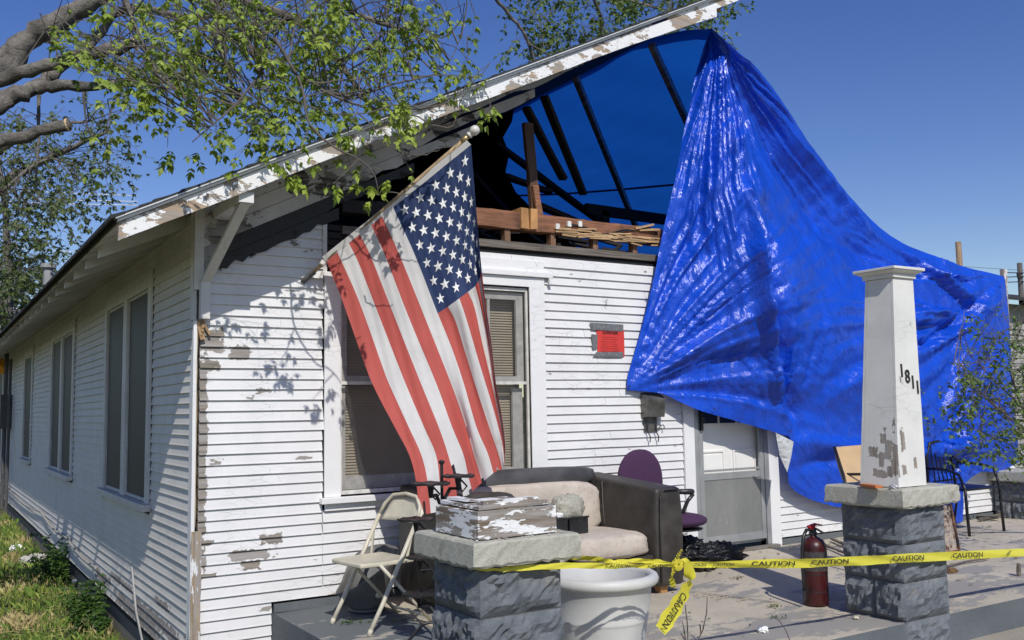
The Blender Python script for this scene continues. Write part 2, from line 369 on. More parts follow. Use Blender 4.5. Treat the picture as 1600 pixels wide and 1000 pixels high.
# backing walls (dark, behind boards)
fw = MB()
X1 = 10.1
for a, b in [((0.02, .02, -.55), (1.06, .10, 2.79)), ((2.80, .02, 0), (4.70, .10, 2.79)), ((5.64, .02, 0), (X1, .10, 2.79)),
             ((1.06, .02, -.1), (2.80, .10, .80)), ((1.06, .02, 2.50), (2.80, .10, 2.79)), ((4.70, .02, 2.16), (5.64, .10, 2.79))]: fw.box(a, b)
fw.add([(.02, .03, 2.79), (.95, .03, 2.79), (.95, .03, 3.36), (.02, .03, 2.90)], [(0, 1, 2, 3)])
fw = fw.build('front_wall', M_dark, house)
sw = MB(); sw.box((.02, .03, -.40), (.10, 24, 2.86)); sw = sw.build('side_wall', M_dark, house)
nsplit = [0]
def clap_front(x0, x1, z, top=None, mat=None):
    if x1-x0 > 1.2 and random.random() < .35 and nsplit[0] < 34:
        nsplit[0] += 1; xm = random.uniform(x0+.4, x1-.4); clap_piece(x0, xm-.0015, z); clap_piece(xm+.0015, x1, z); return
    clap_piece(x0, x1, z)
def clap_piece(x0, x1, z, mat=None):
    m = MB(); o = random.uniform(0, .002); h = e+.012; n = max(1, int((x1-x0)/.5)); vs = []
    for i in range(n+1):
        x = x0+(x1-x0)*i/n; j = random.uniform(-.0012, .0012); dz = random.uniform(-.0015, .0015)
        zt = z+h
        vs += [(x, .019, z+dz), (x, -.021-o+j, z+dz), (x, -.017-o+j, z+dz+.012), (x, -.002+j*.5, zt), (x, .019, zt)]
    fs = [(5*i+k, 5*i+5+k, 5*i+6+k, 5*i+1+k) for i in range(n) for k in range(4)] + [(0, 1, 2, 3, 4), tuple(5*n+k for k in (4, 3, 2, 1, 0))]
    m.add(vs, fs); return m.build('clapboard', mat or M_clap, fw)
def clap_side(y0, y1, z):
    m = MB(); o = random.uniform(0, .003); h = e+.012; n = max(1, int((y1-y0)/.6)); vs = []
    for i in range(n+1):
        y = y0+(y1-y0)*i/n; j = random.uniform(-.002, .002); dz = random.uniform(-.0015, .0015)
        vs += [(.029, y, z+dz), (-.018-o+j, y, z+dz), (-.014-o+j, y, z+dz+.012), (-.002+j*.5, y, z+h), (.029, y, z+h)]
    fs = [(5*i+k+1, 5*i+6+k, 5*i+5+k, 5*i+k) for i in range(n) for k in range(4)] + [(4, 3, 2, 1, 0), tuple(5*n+k for k in (0, 1, 2, 3, 4))]
    m.add(vs, fs); return m.build('clapboard', M_clap_side, sw)
ZB = .76 % e
k0 = -5
for k in range(-5, 45):
    z = ZB+k*e
    zm = z+e
    if z < .06:      # below slab level, left of the slab only
        if z > -.6: clap_front(.022, .545, z)
        continue
    # left of window, up into the gable
    if zm < 3.35:
        xmin = .022 if zm < 2.90 else (zm-2.92)/.5+.04
        x1 = .93 + (random.uniform(-.01, .01))
        if xmin < x1-.05: clap_front(xmin, x1, z)
    if zm <= .72: clap_front(.93, 4.52, z)
    elif z < .76: clap_front(2.955, 4.52, z)
    elif z < 2.62 and zm < WT:
        clap_front(2.955 if z < 2.60 else 1.06, 4.52, z)
    elif zm < WT+.02: clap_front(1.09, 4.52, z)
    if z < 2.2: clap_front(5.80, X1, z)
    elif zm < WT+.02: clap_front(4.525, X1, z)
wins = [(1.42, 3.72), (6.02, 8.42), (11.1, 12.6)]
SB = -.32
for k in range(0, 43):
    z = SB + k*e
    if z+e > 2.92: break
    if .60 < z+e*.5 and z < 2.62:
        segs = [(.055, wins[0][0]), (wins[0][1], wins[1][0]), (wins[1][1], wins[2][0]), (wins[2][1], 24)]
    else: segs = [(.055, 5.2 + (k % 3)*.9), (5.203 + (k % 3)*.9, 24)]
    for a, b in segs: clap_side(a, b, z)
# foundation and gap boards
Pb(lambda m: [m.box((.04, .06, -.66), (.2, 24, -.325))], 'foundation', M_found, house)
Pb(lambda m: m.box((.56, -.025, .0), (4.5, -.001, .058)), 'base_board', M_slabface, house)
Pb(lambda m: m.box((5.80, -.025, .0), (X1, -.001, .058)), 'base_board', M_slabface, house)
# corner boards : white one on the side, stripped one on the front below, missing above
def f(m):
    n = 16; vs = []
    for i in range(n+1):
        z = -.5+(2.08+.5)*i/n; w = .11 if i < n-3 else .11*(1-(i-n+3)/4.2)
        j = random.uniform(-.004, .004)
        vs += [(-.030, .055+0, z), (-.030, -.035-j+.0, z), (-.006, -.035-j, z), (-.006, .055, z)]
        vs[-4] = (-.030, -.035+w*.85, z); vs[-1] = (-.006, -.035+w*.85, z)
    fs = [(4*i+a, 4*i+(a+1) % 4, 4*i+4+(a+1) % 4, 4*i+4+a) for i in range(n) for a in range(4)]
    m.add(vs, fs+[(3, 2, 1, 0), (4*n, 4*n+1, 4*n+2, 4*n+3)])
Pb(f, 'corner_board', M_cornerside, house)
def f(m):
    m.bar((.006, -.03, -.12), (.006, -.03, .62), .068, .022, (0, -1, 0), seg=10, jit=.003)
o = Pb(f, 'corner_board', M_corner, house); o['label'] = 'stripped tan lower piece of the corner board'
Pb(lambda m: m.bar((-.001, -.013, .64), (-.001, -.013, 2.02), .010, .012, (0, -1, 0), seg=14, jit=.003), 'corner_strip', woodmat('raw corner edge', (.38, .29, .17), (60, 60, 4)), house)
Pb(lambda m: m.bar((.012, -.008, -.5), (.012, -.008, -.13), .03, .02, (0, -1, 0), seg=3), 'corner_strip', M_charred, house)
# upper corner boards in the shade
Pb(lambda m: m.box((-.030, .001, 2.085), (-.004, .085, 2.93)), 'corner_board', M_trim_dirty, house)
Pb(lambda m: m.box((-.03, -.034, 2.30), (.035, -.018, 2.91)), 'corner_board', M_trim_dirty, house)
# broken rotten bit under the brace
def f(m):
    for i in range(7):
        a = Vector((.0+random.uniform(-.01, .03), -.03, 2.08+random.uniform(-.02, .02))); m.bar(a, a+Vector((random.uniform(-.01, .05), -.02, -random.uniform(.05, .14))), .018, .008, (0, -1, 0))
Pb(f, 'broken_splinter', woodmat('rotten wood', (.34, .22, .11), (60, 60, 5)), house)
# knee brace
kb = MB(); kb.box((.005, -.075, 2.09), (.075, -.018, 2.37), .002)
kb.hexa([(.005, -.075, 2.35), (.075, -.075, 2.35), (.080, .0-.02, 2.35), (.01, -.02, 2.35), (.11, -.655, 2.812), (.18, -.655, 2.812), (.18, -.56, 2.813), (.11, -.56, 2.813)][:8])
kb.build('knee_brace', M_trim_dirty, house, bevel=.004)
Pb(lambda m: m.box((.095, -.668, 2.815), (.20, -.03, 2.885), .002), 'lookout_block', M_trim, house, bevel=.004)

# front window
win = thing('window_tmp', 'x', 'x')
bpy.data.objects.remove(win)
def part_empty(name, parent):
    o = bpy.data.objects.new(name, None); o.empty_display_size = .1; link(o, parent); return o
WX0, WX1, WZ0, WZ1 = 1.065, 2.795, .80, 2.47
wf = MB()
wf.box((.935, -.034, .79), (WX0, -.017, 2.49), .001); wf.box((WX1, -.034, .79), (2.952, -.017, 2.55), .001)
wf.box((.935+.135, -.032, 2.47), (2.94, -.017, 2.555)); wf.box((1.90, -.030, .80), (1.99, .01, 2.46))
wf.box((1.06, -.024, 2.612), (2.96, .0, 2.705)); wf.box((1.07, -.060, 2.558), (3.03, -.017, 2.60)); wf.box((1.07, -.045, 2.60), (2.99, -.017, 2.615)); wf.box((2.99, -.06, 2.50), (3.02, -.017, 2.557))
win = wf.build('window', M_trim, house, bevel=.003)
Pb(lambda m: m.box((.90, -.075, .745), (2.98, -.017, .788), .002), 'sill', M_trim, win, bevel=.004)
Pb(lambda m: m.box((.94, -.030, .69), (2.93, -.017, .742)), 'sill', M_trim, win)
def f(m):
    for x0, x1 in ((WX0, 1.90), (1.99, WX1)):
        for a, b in (((x0, .0, .80), (x0+.022, .02, 2.46)), ((x1-.022, .0, .80), (x1, .02, 2.46)), ((x0+.022, 0, .80), (x1-.022, .02, .83)), ((x0+.022, 0, 2.43), (x1-.022, .02, 2.46)), ((x0+.022, 0, 1.63), (x1-.022, .015, 1.655))): m.box(a, b)
Pb(f, 'frame', M_sash, win)
for x0, x1 in ((WX0, 1.90), (1.99, WX1)):
    def up(m):
        m.box((x0+.03, .035, 1.65), (x1-.03, .06, 1.70)); m.box((x0+.03, .035, 1.70), (x0+.075, .06, 2.42)); m.box((x1-.10, .035, 1.70), (x1-.03, .06, 2.42)); m.box((x0+.075, .035, 2.36), (x1-.10, .06, 2.42))
        xm = (x0+x1)/2+.03; m.box((xm-.012, .038, 1.70), (xm+.012, .058, 2.36))
    Pb(up, 'upper_sash', M_sash, win)
    def lo(m):
        m.box((x0+.03, .065, .83), (x1-.03, .09, .93)); m.box((x0+.03, .065, .93), (x0+.075, .09, 1.64)); m.box((x1-.13, .065, .93), (x1-.03, .09, 1.60))
    Pb(lo, 'lower_sash', M_sash, win)
    Pb(lambda m: m.add([(x0+.022, .008, .83), (x1-.022, .008, .83), (x1-.022, .008, 2.43), (x0+.022, .008, 2.43)], [(0, 1, 2, 3)]), 'screen', M_sheer, win)
    def bl(m):
        for i in range(70):
            z = .9+i*.0225; m.add([(x0+.08, .125, z), (x1-.06, .125, z), (x1-.06, .138, z+.0218), (x0+.08, .138, z+.0218)], [(0, 1, 2, 3)])
        m.add([(x0+.0, .16, .8), (x1, .16, .8), (x1, .16, 2.45), (x0, .16, 2.45)], [(0, 1, 2, 3)], 1)
    Pb(bl, 'blind', [M_blind, M_dark], win)
# torn hole beside window head: charred lath
def f(m):
    for i in range(6): m.box((.955, .005, 2.52+i*.06), (1.085, .018, 2.565+i*.06), .003)
Pb(f, 'charred_lath', M_charred, house)
Pb(lambda m: m.box((.925, -.026, 2.46), (.955, -.014, 2.86), .002), 'trim_strip', M_trim_dirty, house)

# side windows
M_screend = M_screen
for wi, (y0, y1) in enumerate(wins):
    m = MB(); z0, z1 = .70, 2.50; c = .12 if wi < 2 else .10
    m.box((-.036, y0, z0), (-.014, y0+c, z1+.14)); m.box((-.036, y1-c, z0), (-.014, y1, z1+.14)); m.box((-.034, y0+c, z1), (-.014, y1-c, z1+.14))
    if wi < 2: ym = (y0+y1)/2; m.box((-.036, ym-.085, z0), (-.012, ym+.085, z1))
    sd = m.build('window', M_trim_dirty, house, bevel=.003)
    Pb(lambda m: m.box((-.085, y0-.05, z0-.06), (-.014, y1+.05, z0-.002), .003), 'sill', M_trim_dirty, sd, bevel=.004)
    spans = [(y0+c, ym-.085), (ym+.085, y1-c)] if wi < 2 else [(y0+c, y1-c)]
    for a, b in spans:
        Pb(lambda m: [m.box((-.012, a, z0), (.0, a+.02, z1)), m.box((-.012, b-.02, z0), (.0, b, z1)), m.box((-.012, a+.02, z1-.025), (.0, b-.02, z1)), m.box((-.012, a+.02, z0), (0, b-.02, z0+.03))], 'frame', M_sash, sd)
        Pb(lambda m: m.add([(-.006, a, z0), (-.006, b, z0), (-.006, b, z1), (-.006, a, z1)], [(0, 3, 2, 1)]), 'screen', M_screen, sd)
# far end: dark meter boxes and pipe on the side wall, door frame
def f(m):
    m.box((-.22, 15.2, 1.2), (-.03, 15.8, 1.9)); m.box((-.16, 16.0, 1.4), (-.03, 16.3, 1.8)); m.tube([(-.12, 15.5, 1.9), (-.12, 15.5, 2.9)], .04); m.tube([(-.12, 15.5, -.4), (-.12, 15.5, 1.2)], .04); m.tube([(-.1, 14.7, -.4), (-.1, 14.7, 2.6)], .03)
tag(Pb(f, 'electric_meter', simple('dark meter box', (.08, .08, .08), .6)), 'dark electric meter boxes and conduit at the far end of the side wall', 'electric meter')
Pb(lambda m: [m.box((-.04, 17.5, .3), (-.014, 17.65, 2.6)), m.box((-.04, 18.9, .3), (-.014, 19.05, 2.6)), m.box((-.02, 17.65, .3), (-.012, 18.9, 2.5), mi=1)], 'window', [M_trim_dirty, M_screen], house)
def f(m):
    P = [Vector((-.05, 18.5, .1)), Vector((-.06, 14, -.02)), Vector((-.05, 9, .02)), Vector((-.06, 6, -.05)), Vector((-.05, 3.4, -.10))]
    m.tube([a.lerp(b, i/6)+Vector((0, 0, -.06*math.sin(math.pi*i/6))) for a, b in zip(P[:-1], P[1:]) for i in range(6)], .014, 6)
    m.tube([(-.035, 2.0, .42-.3), (-.05, 1.7, -.2), (-.04, 1.35, -.48)], .009, 5)
tag(Pb(f, 'cable', simple('grey cable', (.35, .34, .32), .6)), 'thin cable sagging along the foot of the shaded side wall', 'cable')

# ---- roof
def zr(x): return 2.62+.5*(x+.64)      # underside of sheathing
RX = 5.05
roof = MB()
roof.hexa([(-.66, -.70, zr(-.66)), (RX, -.70, zr(RX)), (RX, 25, zr(RX)), (-.66, 25, zr(-.66)), (-.66, -.70, zr(-.66)+.02), (RX, -.70, zr(RX)+.02), (RX, 25, zr(RX)+.02), (-.66, 25, zr(-.66)+.02)])
roof = roof.build('roof', M_charred, house)
# sheathing boards under the eave and rake overhang (soffit)
def sof(y0, y1, x0, x1, mat, nm='soffit_board'):
    m = MB(); o = random.uniform(.001, .005)
    m.hexa([(x0, y0, zr(x0)-.018-o), (x1, y0, zr(x1)-.018-o), (x1, y1, zr(x1)-.018-o), (x0, y1, zr(x0)-.018-o), (x0, y0, zr(x0)-.002), (x1, y0, zr(x1)-.002), (x1, y1, zr(x1)-.002), (x0, y1, zr(x0)-.002)])
    return m.build(nm, mat, roof)
for i in range(5):
    y0 = -.665+i*.135; sof(y0+.002, y0+.131, 0, [3.75, 3.5, 3.0, 2.3, 1.6][i]+random.uniform(-.1, .1), M_soffit)
for i in range(4): sof(.02, 24.9, -.64+i*.16+.002, -.64+i*.16+.158, M_eave)
for i in range(5): sof(-.66+i*.135, -.66+i*.135+.131, -.64, -.002, M_eave)
# rafter tails
for i in range(40):
    y = .35+i*.61
    Pb(lambda m: m.hexa([(-.60, y, zr(-.60)-.10), (.02, y, zr(0)-.12), (.02, y+.045, zr(0)-.12), (-.60, y+.045, zr(-.60)-.10), (-.60, y, zr(-.60)-.02), (.02, y, zr(0)-.02), (.02, y+.045, zr(0)-.02), (-.60, y+.045, zr(-.60)-.02)]), 'rafter_tail', M_trim_dirty, roof)
M_gchar = peel('charred gable paint', lvl=.60, sc=4, wood=(.012, .010, .009), paint=(.33, .32, .31), dirt=.5, char=(1.0, .6, .12))
for i in range(5):
    xe = [3.45, 2.9, 2.3, 1.7, 1.05][i]
    def f(m):
        n = 18; vs = []
        for k in range(n+1):
            x = .03+(xe-.03)*k/n; zt = zr(x)-.022-i*.112; zb_ = zt-.108+ (random.uniform(0, .05) if k > n*.6 or i == 4 else 0)*1.0
            if x < .95 : y_ = -.024-.002*i
            else: y_ = -.024-.002*i
            vs += [(x, y_+.014, zb_), (x, y_, zb_), (x, y_, zt), (x, y_+.014, zt)]
        m.add(vs, [(4*q+a, 4*q+4+a, 4*q+4+(a+1) % 4, 4*q+(a+1) % 4) for q in range(n) for a in range(4)]+[(3, 2, 1, 0), (4*n, 4*n+1, 4*n+2, 4*n+3)])
    Pb(f, 'gable_board', M_soffit if i < 3 else M_gchar, house)
# shingle edge
m = MB(); n = 70; vs = []
for side, rng_ in ((0, None),):
    for i in range(n):
        x0 = -.70+(RX+.75)*i/n; x1 = -.70+(RX+.75)*(i+1)/n; z = .025; j = random.uniform(-.006, .012)
        m.hexa([(x0, -.735-j, zr(x0)+.022), (x1, -.735-j, zr(x1)+.022), (x1, 25, zr(x1)+.022), (x0, 25, zr(x0)+.022), (x0, -.735-j, zr(x0)+.036+abs(j)), (x1, -.735-j, zr(x1)+.036), (x1, 25, zr(x1)+.036), (x0, 25, zr(x0)+.036)])
m.build('shingle_layer', M_shingle, roof)['kind'] = 'stuff'
# rake: fascia, moulding, drip edge
def rakeboard(name, x0, x1, zb, zt, yb, yf, mat, n=40, wav=.0, bev=0, droop=None, jit=.0):
    m = MB(); vs = []
    for i in range(n+1):
        x = x0+(x1-x0)*i/n; c = zr(x); d = droop(x) if droop else 0
        w = wav*fbm(x*1.3, 0, zb*9); jt = random.uniform(-jit, jit)
        vs += [(x, yb, c+zb+d+w), (x, yf+w, c+zb+d+w+jt), (x, yf+w, c+zt+d+w), (x, yb, c+zt+d+w)]
    fs = [(4*i+a, 4*i+(a+1) % 4, 4*i+4+(a+1) % 4, 4*i+4+a) for i in range(n) for a in range(4)]
    m.add(vs, [tuple(reversed(q)) for q in fs]+[(0, 1, 2, 3), (4*n+3, 4*n+2, 4*n+1, 4*n)]); return m.build(name, mat, roof)
rakeboard('rake_fascia', -.645, 4.50, -.125, -.012, -.675, -.70, M_fascia, 60, .004, jit=.002, droop=lambda x: -.055*max(0, (x-2.6)/1.9)**2)
rakeboard('rake_moulding', -.655, 5.04, -.008, .040-.030, -.675, -.722, M_trim, 50, .002)
rakeboard('rake_drip_edge', -.67, 5.06, .012, .021, -.675, -.742, M_drip, 50, .001)
rakeboard('rake_board', 3.9, 5.03, -.10, -.011, -.672, -.694, M_fascia, 14, .002)
Pb(lambda m: m.bar((4.28, -.60, zr(4.28)-.10), (4.62, -.60, zr(4.62)-.10), .05, .05, seg=4, jit=.01), 'broken_blocking', M_block, roof)
# vent pipes on roof far back
for nm, x, y, h, r, lab in (('vent_pipe', .3, 9.0, .35, .09, 'grey capped vent pipe standing on the roof edge among the leaves'), ):
    P = at(75, 440, 0, .2); m = MB(); m.lathe([(0, 0), (.08, 0), (.08, .30), (.13, .30), (.13, .37), (0, .38)], (P.x, P.y, P.z-.06), 14)
    tag(m.build(nm, simple('galvanised vent', (.3, .3, .3), .6)), lab, 'vent pipe')
P = at(20, 520, 0, .2); m = MB(); m.lathe([(0, 0), (.07, 0), (.07, .5), (0.15, .55), (.16, .62), (.1, .70), (0, .72)], (P.x, P.y, P.z-.1), 14)
tag(m.build('chimney_vent', simple('pale vent cap', (.5, .5, .48), .6)), 'round pale vent cap farthest along the left roof edge', 'vent')

# ---- right roof slope: rafters with the tarp over them
def zrr(x): return 5.46-.5*(x-RX)
# ceiling of the rooms below (attic floor)
Pb(lambda m: m.box((.1, .12, 2.70), (10.0, 24, 2.74)), 'attic_floor', M_charred, house)
Pb(lambda m: m.add([(0, 7.2, 2.7), (10, 7.2, 2.7), (RX, 7.2, 5.5)], [(0, 1, 2)]), 'attic_dark_backing', M_charred, house)  # added dark sheet closing off the attic so its depth reads unlit
def onR(px, py, off=0.0):     # a point on the right slope underside
    d = FF + RR*(px-800)/FPX - UU*(py-500)/FPX
    t = (zrr(0)-.5*CAM[0]-CAM[2]-off)/(d[2]+.5*d[0]); return Vector((CAM+t*d).tolist())
def rafter(a, b, w, h, mat, name='rafter', seg=1, jit=0):
    return Pb(lambda m: m.bar(a, b, w, h, (.447, 0, .894), seg=seg, jit=jit), name, mat, house)
rafter(onR(898, 118, .06), onR(1000, 370, .06), .075, .06, M_graywood)
rafter(onR(1018, 70, .06), onR(1085, 215, .06), .07, .06, M_graywood)
# hanging charred rafters in front
for a, b in (((850, 150), (912, 304)), ((822, 168), (880, 280)), ):
    p = at(*a, 1, .5); q = at(*b, 1, .8); rafter(p, q, .085, .04, M_charred, seg=4, jit=.004)
for a, b, y0, y1, w in (((775, 225), (945, 352), 2.0, 2.2, .10), ((700, 230), (810, 350), 2.4, 2.6, .08), ((840, 320), (960, 372), 1.6, 1.3, .09), ((790, 275), (860, 300), 1.8, 1.8, .10)):
    p = at(*a, 1, y0); q = at(*b, 1, y1); rafter(p, q, w, .05, M_charred, seg=4, jit=.006)
p = at(915, 326, 1, 1.6); q = at(1075, 342, 1, 1.6); rafter(p, Vector((q.x, q.y, p.z-.02)), .05, .12, M_charred, 'collar_beam')
Pb(lambda m: m.bar(at(945, 330, 1, 1.6), at(945, 372, 1, 1.6), .10, .05), 'stud', M_charred, house)
def f(m):   # tangle of burnt debris on the attic floor
    for i in range(110):
        x = random.uniform(2.0, 5.0); y = random.uniform(.4, 2.2); a = Vector((x, y, random.uniform(2.78, 3.05))); b = a+Vector((random.uniform(-.7, .7), random.uniform(-.4, .4), random.uniform(-.12, .22))); m.bar(a, b, .07, .03)
Pb(f, 'burnt_debris', M_charred, house)['kind'] = 'stuff'
def f(m):
    poly = [(600, 228), (700, 190), (806, 152), (800, 190), (786, 215), (796, 240), (790, 268), (806, 300), (850, 345), (880, 372), (900, 420), (600, 420)]
    v = [onR(a, b, .035) for a, b in poly]; m.add(v, [tuple(range(len(v)))])
Pb(f, 'attic_dark_panel', M_charred, house)  # dark panel standing in for the unlit depth of the open attic
# the tarp hem seen as a darker line
hp = [onR(x, y, .012) for x, y in ((800, 306), (880, 303), (960, 297), (1060, 288), (1100, 284))]
# wall plates and cripple studs above the siding
def f(m):
    m.bar((2.25, .035, 3.05), (4.55, .035, 3.04), .11, .15, seg=24, jit=.005)
Pb(f, 'top_plate', M_beam, house)
Pb(lambda m: m.bar((1.09, .035, 3.02), (2.24, .035, 3.05), .09, .11, seg=14, jit=.009), 'top_plate', M_charred, house)
def f(m):
    for i in range(60):
        x = 3.0+1.45*random.random(); z = 2.965+random.uniform(-.02, .06); a = Vector((x, -.028-random.uniform(0, .012), z)); b = a+Vector((random.uniform(.1, .35), random.uniform(-.012, .0), random.uniform(-.02, .02)))
        m.bar(a, b, .012, .02, (0, 1, 0))
    m.bar((4.0, -.03, 3.09), (4.2, -.06, 3.14), .03, .02); m.bar((4.05, -.03, 3.08), (4.28, -.05, 3.10), .02, .02)
Pb(f, 'splintered_edge', M_fresh, house)
Pb(lambda m: m.box((1.09, -.012, 2.80), (4.60, .07, 2.862), .002), 'plate_board', M_weathered, house)
for x in (1.5, 1.95, 2.6, 3.08, 3.55, 4.02, 4.45):
    Pb(lambda m: m.box((x-.025, .0, 2.863), (x+.03, .07, 2.972), .003), 'cripple_stud', M_studw, house)
P = at(838, 352, 1, .05)
Pb(lambda m: m.bar((P.x, .06, 3.1), (at(826, 192, 1, .06).x, .08, at(826, 192, 1, .06).z), .09, .045, (0, 1, 0), seg=8, jit=.003), 'stud', woodmat('dark post wood', (.10, .055, .035), (60, 60, 3), char=.2), house)
Pb(lambda m: m.bar(at(846, 355, 1, -.0), at(835, 290, 1, .02), .06, .035, (0, 1, 0), seg=3, jit=.004), 'broken_stud', M_beam, house)
P = at(815, 343, 1, .02)
Pb(lambda m: m.box((P.x-.045, -.04, P.z-.09), (P.x+.035, .16, P.z+.09), .004), 'lumber_block', M_block, house)
Pb(lambda m: m.box((P.x+.045, -.06, P.z-.09), (P.x+.12, .14, P.z+.09), .004), 'lumber_block', M_block, house)
def f(m):
    p0 = [at(x, y, 1, -.02) for x, y in ((870, 356), (888, 352), (905, 352), (922, 356))]
    for q in p0[:3]: m.box((q.x-.02, -.04, q.z-.015), (q.x+.02, -.0, q.z+.035), mi=1)
    for s in range(3):
        m.tube([at(880+s*8+i*12, 356-6*math.sin(i*.8+s)+i*1.2, 1, -.03) for i in range(9)], .006, 5)
Pb(f, 'wiring', [simple('black wire', (.02, .02, .02), .5), simple('white insulator', (.7, .7, .66), .5)], house)

# ------------------------------------------------------------------ front door
dr = part_empty('door', house)
Pb(lambda m: [m.box((4.525, -.036, .0), (4.655, -.005, 2.25)), m.box((5.655, -.036, .0), (5.795, -.005, 2.25)), m.box((4.655, -.036, 2.13), (5.655, -.005, 2.25))], 'casing', M_trim, dr, bevel=.003)
Pb(lambda m: m.box((4.60, .06, .05), (5.70, .10, 2.13)), 'door_slab', M_door, dr)
def panel(x0, x1, z0, z1):
    def f(m):
        for a, b in (((x0, .048, z0), (x1, .0605, z0+.018)), ((x0, .048, z1-.018), (x1, .0605, z1)), ((x0, .048, z0+.018), (x0+.018, .0605, z1-.018)), ((x1-.018, .048, z0+.018), (x1, .0605, z1-.018))): m.box(a, b)
        m.box((x0+.04, .052, z0+.04), (x1-.04, .0605, z1-.04))
    Pb(f, 'door_panel', M_door, dr)
for x in (4.80, 5.24): panel(x, x+.32, .25, .98)
def f(m):
    for a, b in (((4.80, .044, 1.215), (5.56, .0605, 1.245)), ((4.80, .044, 1.60), (5.56, .0605, 1.63)), ((4.80, .044, 1.245), (4.825, .0605, 1.60)), ((5.535, .044, 1.245), (5.56, .0605, 1.60)), ((5.05, .044, 1.245), (5.068, .0605, 1.60)), ((5.292, .044, 1.245), (5.31, .0605, 1.60))): m.box(a, b)
Pb(f, 'lite_frame', M_door, dr)
for x0, x1 in ((4.825, 5.05), (5.068, 5.292), (5.31, 5.535)): Pb(lambda m: m.add([(x0, .056, 1.245), (x1, .056, 1.245), (x1, .056, 1.60), (x0, .056, 1.60)], [(0, 1, 2, 3)]), 'pane', M_lite, dr)
sd = part_empty('storm_door', house)
def f(m):
    m.box((4.657, -.030, .03), (4.71, .0, 2.10)); m.box((5.60, -.030, .03), (5.653, .0, 2.10)); m.box((4.72, -.022, .09), (4.775, .004, 2.07)); m.box((5.54, -.022, .09), (5.595, .004, 2.07))
    m.box((4.776, -.020, .70), (5.539, .003, .765)); m.box((4.776, -.020, .78), (5.539, .003, .80)); m.box((4.776, -.020, .09), (5.539, .003, .165)); m.box((4.776, -.020, 2.0), (5.539, .003, 2.07))
Pb(f, 'frame', M_alu, sd, bevel=.002)
Pb(lambda m: m.box((4.776, -.012, .166), (5.539, -.004, .699)), 'kick_panel', M_kick, sd)
Pb(lambda m: [m.box((4.73, -.05, 1.18), (4.76, -.023, 1.38)), m.box((4.728, -.07, 1.26), (4.762, -.05, 1.31))], 'closer_bracket', simple('black fitting', (.02, .02, .02), .4), sd)
Pb(lambda m: m.box((4.60, -.10, .006), (5.70, -.037, .03)), 'threshold', M_found, dr)

# mailbox with hooks
mp = atY(1013, 640, -.02)
mb = thing('mailbox', 'small grey metal wall mailbox with curled newspaper hooks below the tarp corner', 'mailbox', (mp.x, -.02, mp.z-.12))
x = mp.x; z = mp.z
Mgm = simple('tarnished grey metal', (.15, .145, .135), .45, .35, 14, .2, metal=.6)
Pb(lambda m: m.hexa([(x-.09, -.10, z-.07), (x+.13, -.10, z-.07), (x+.13, -.018, z-.07), (x-.09, -.018, z-.07), (x-.09, -.12, z+.10), (x+.13, -.12, z+.10), (x+.13, -.018, z+.16), (x-.09, -.018, z+.16)]), 'box', Mgm, mb, bevel=.006)
Pb(lambda m: m.box((x-.06, -.035, z-.20), (x+.09, -.018, z-.072)), 'back_plate', Mgm, mb)
for dx in (-.045, .055):
    Pb(lambda m: m.tube([(x+dx, -.05, z-.07), (x+dx, -.055, z-.15), (x+dx+.005, -.05, z-.20), (x+dx+.025, -.06, z-.25), (x+dx+.028, -.05, z-.30)], .006, 6), 'hook', M_rope, mb)
Pb(lambda m: m.tube([(x+.08, -.04, z-.19), (x+.12, -.05, z-.15), (x+.15, -.05, z-.145), (x+.165, -.05, z-.165), (x+.15, -.05, z-.185)], .005, 6), 'hook', M_rope, mb)

# text helper
def text(body, parent, mat, name, size, origin_, xdir, ydir, depth=.0004, sx=1.0, font=None, shear=0):
    cu = bpy.data.curves.new(name, 'FONT'); cu.body = body; cu.size = size; cu.align_x = 'CENTER'; cu.align_y = 'CENTER'; cu.extrude = depth; cu.shear = shear; cu.offset = size*.012
    tmp = bpy.data.objects.new(name, cu); COL.objects.link(tmp); dg = bpy.context.evaluated_depsgraph_get(); me = bpy.data.meshes.new_from_object(tmp.evaluated_get(dg)); bpy.data.objects.remove(tmp)
    me.materials.clear(); me.materials.append(mat)
    X = Vector(xdir).normalized(); Z = X.cross(Vector(ydir)).normalized(); Y = Z.cross(X)
    M = Matrix((X*sx, Y, Z)).transposed()
    pl = origin(parent); co_ = [M @ v.co + Vector(origin_) - pl for v in me.vertices]
    for v, c in zip(me.vertices, co_): v.co = c
    o = bpy.data.objects.new(name, me); link(o, parent); return o

# danger notice
sp = atY(953, 534, -.03)
sg = thing('notice', 'red paper danger notice held on the clapboards with three strips of grey duct tape', 'notice', (sp.x, -.03, sp.z))
M_duct = simple('grey duct tape', (.16, .165, .17), .35, .3, 40, .6, bsc=60, bd=.006)
def quad3(pts, name, mat, y, bulge=0, parent=sg, n=6):
    P = [atY(a, b, y) for a, b in pts]
    m = MB(); m.grid(lambda u, v: P[0].lerp(P[1], u).lerp(P[3].lerp(P[2], u), v) + Vector((0, -bulge*math.sin(math.pi*u)*1.0-.002*fbm(u*9, v*9, y*50), 0)), n, n)
    return m.build(name, mat, parent, smooth=True)
quad3([(932, 513), (975, 515), (976, 557), (934, 553)], 'paper', simple('red paper', (.62, .045, .035), .7, .12, 12, .1), -.024, .006)
quad3([(921, 504), (974, 507), (974, 518), (924, 515)], 'duct_tape', M_duct, -.029, .006)
quad3([(924, 522), (934, 523), (933, 545), (926, 546)], 'duct_tape', M_duct, -.029)
quad3([(932, 550), (974, 550), (973, 558), (926, 557)], 'duct_tape', M_duct, -.029, .006)
o_ = atY(954, 519.5, -.036); M_ink = simple('black ink', (.03, .02, .02), .6, 0, bump=0)
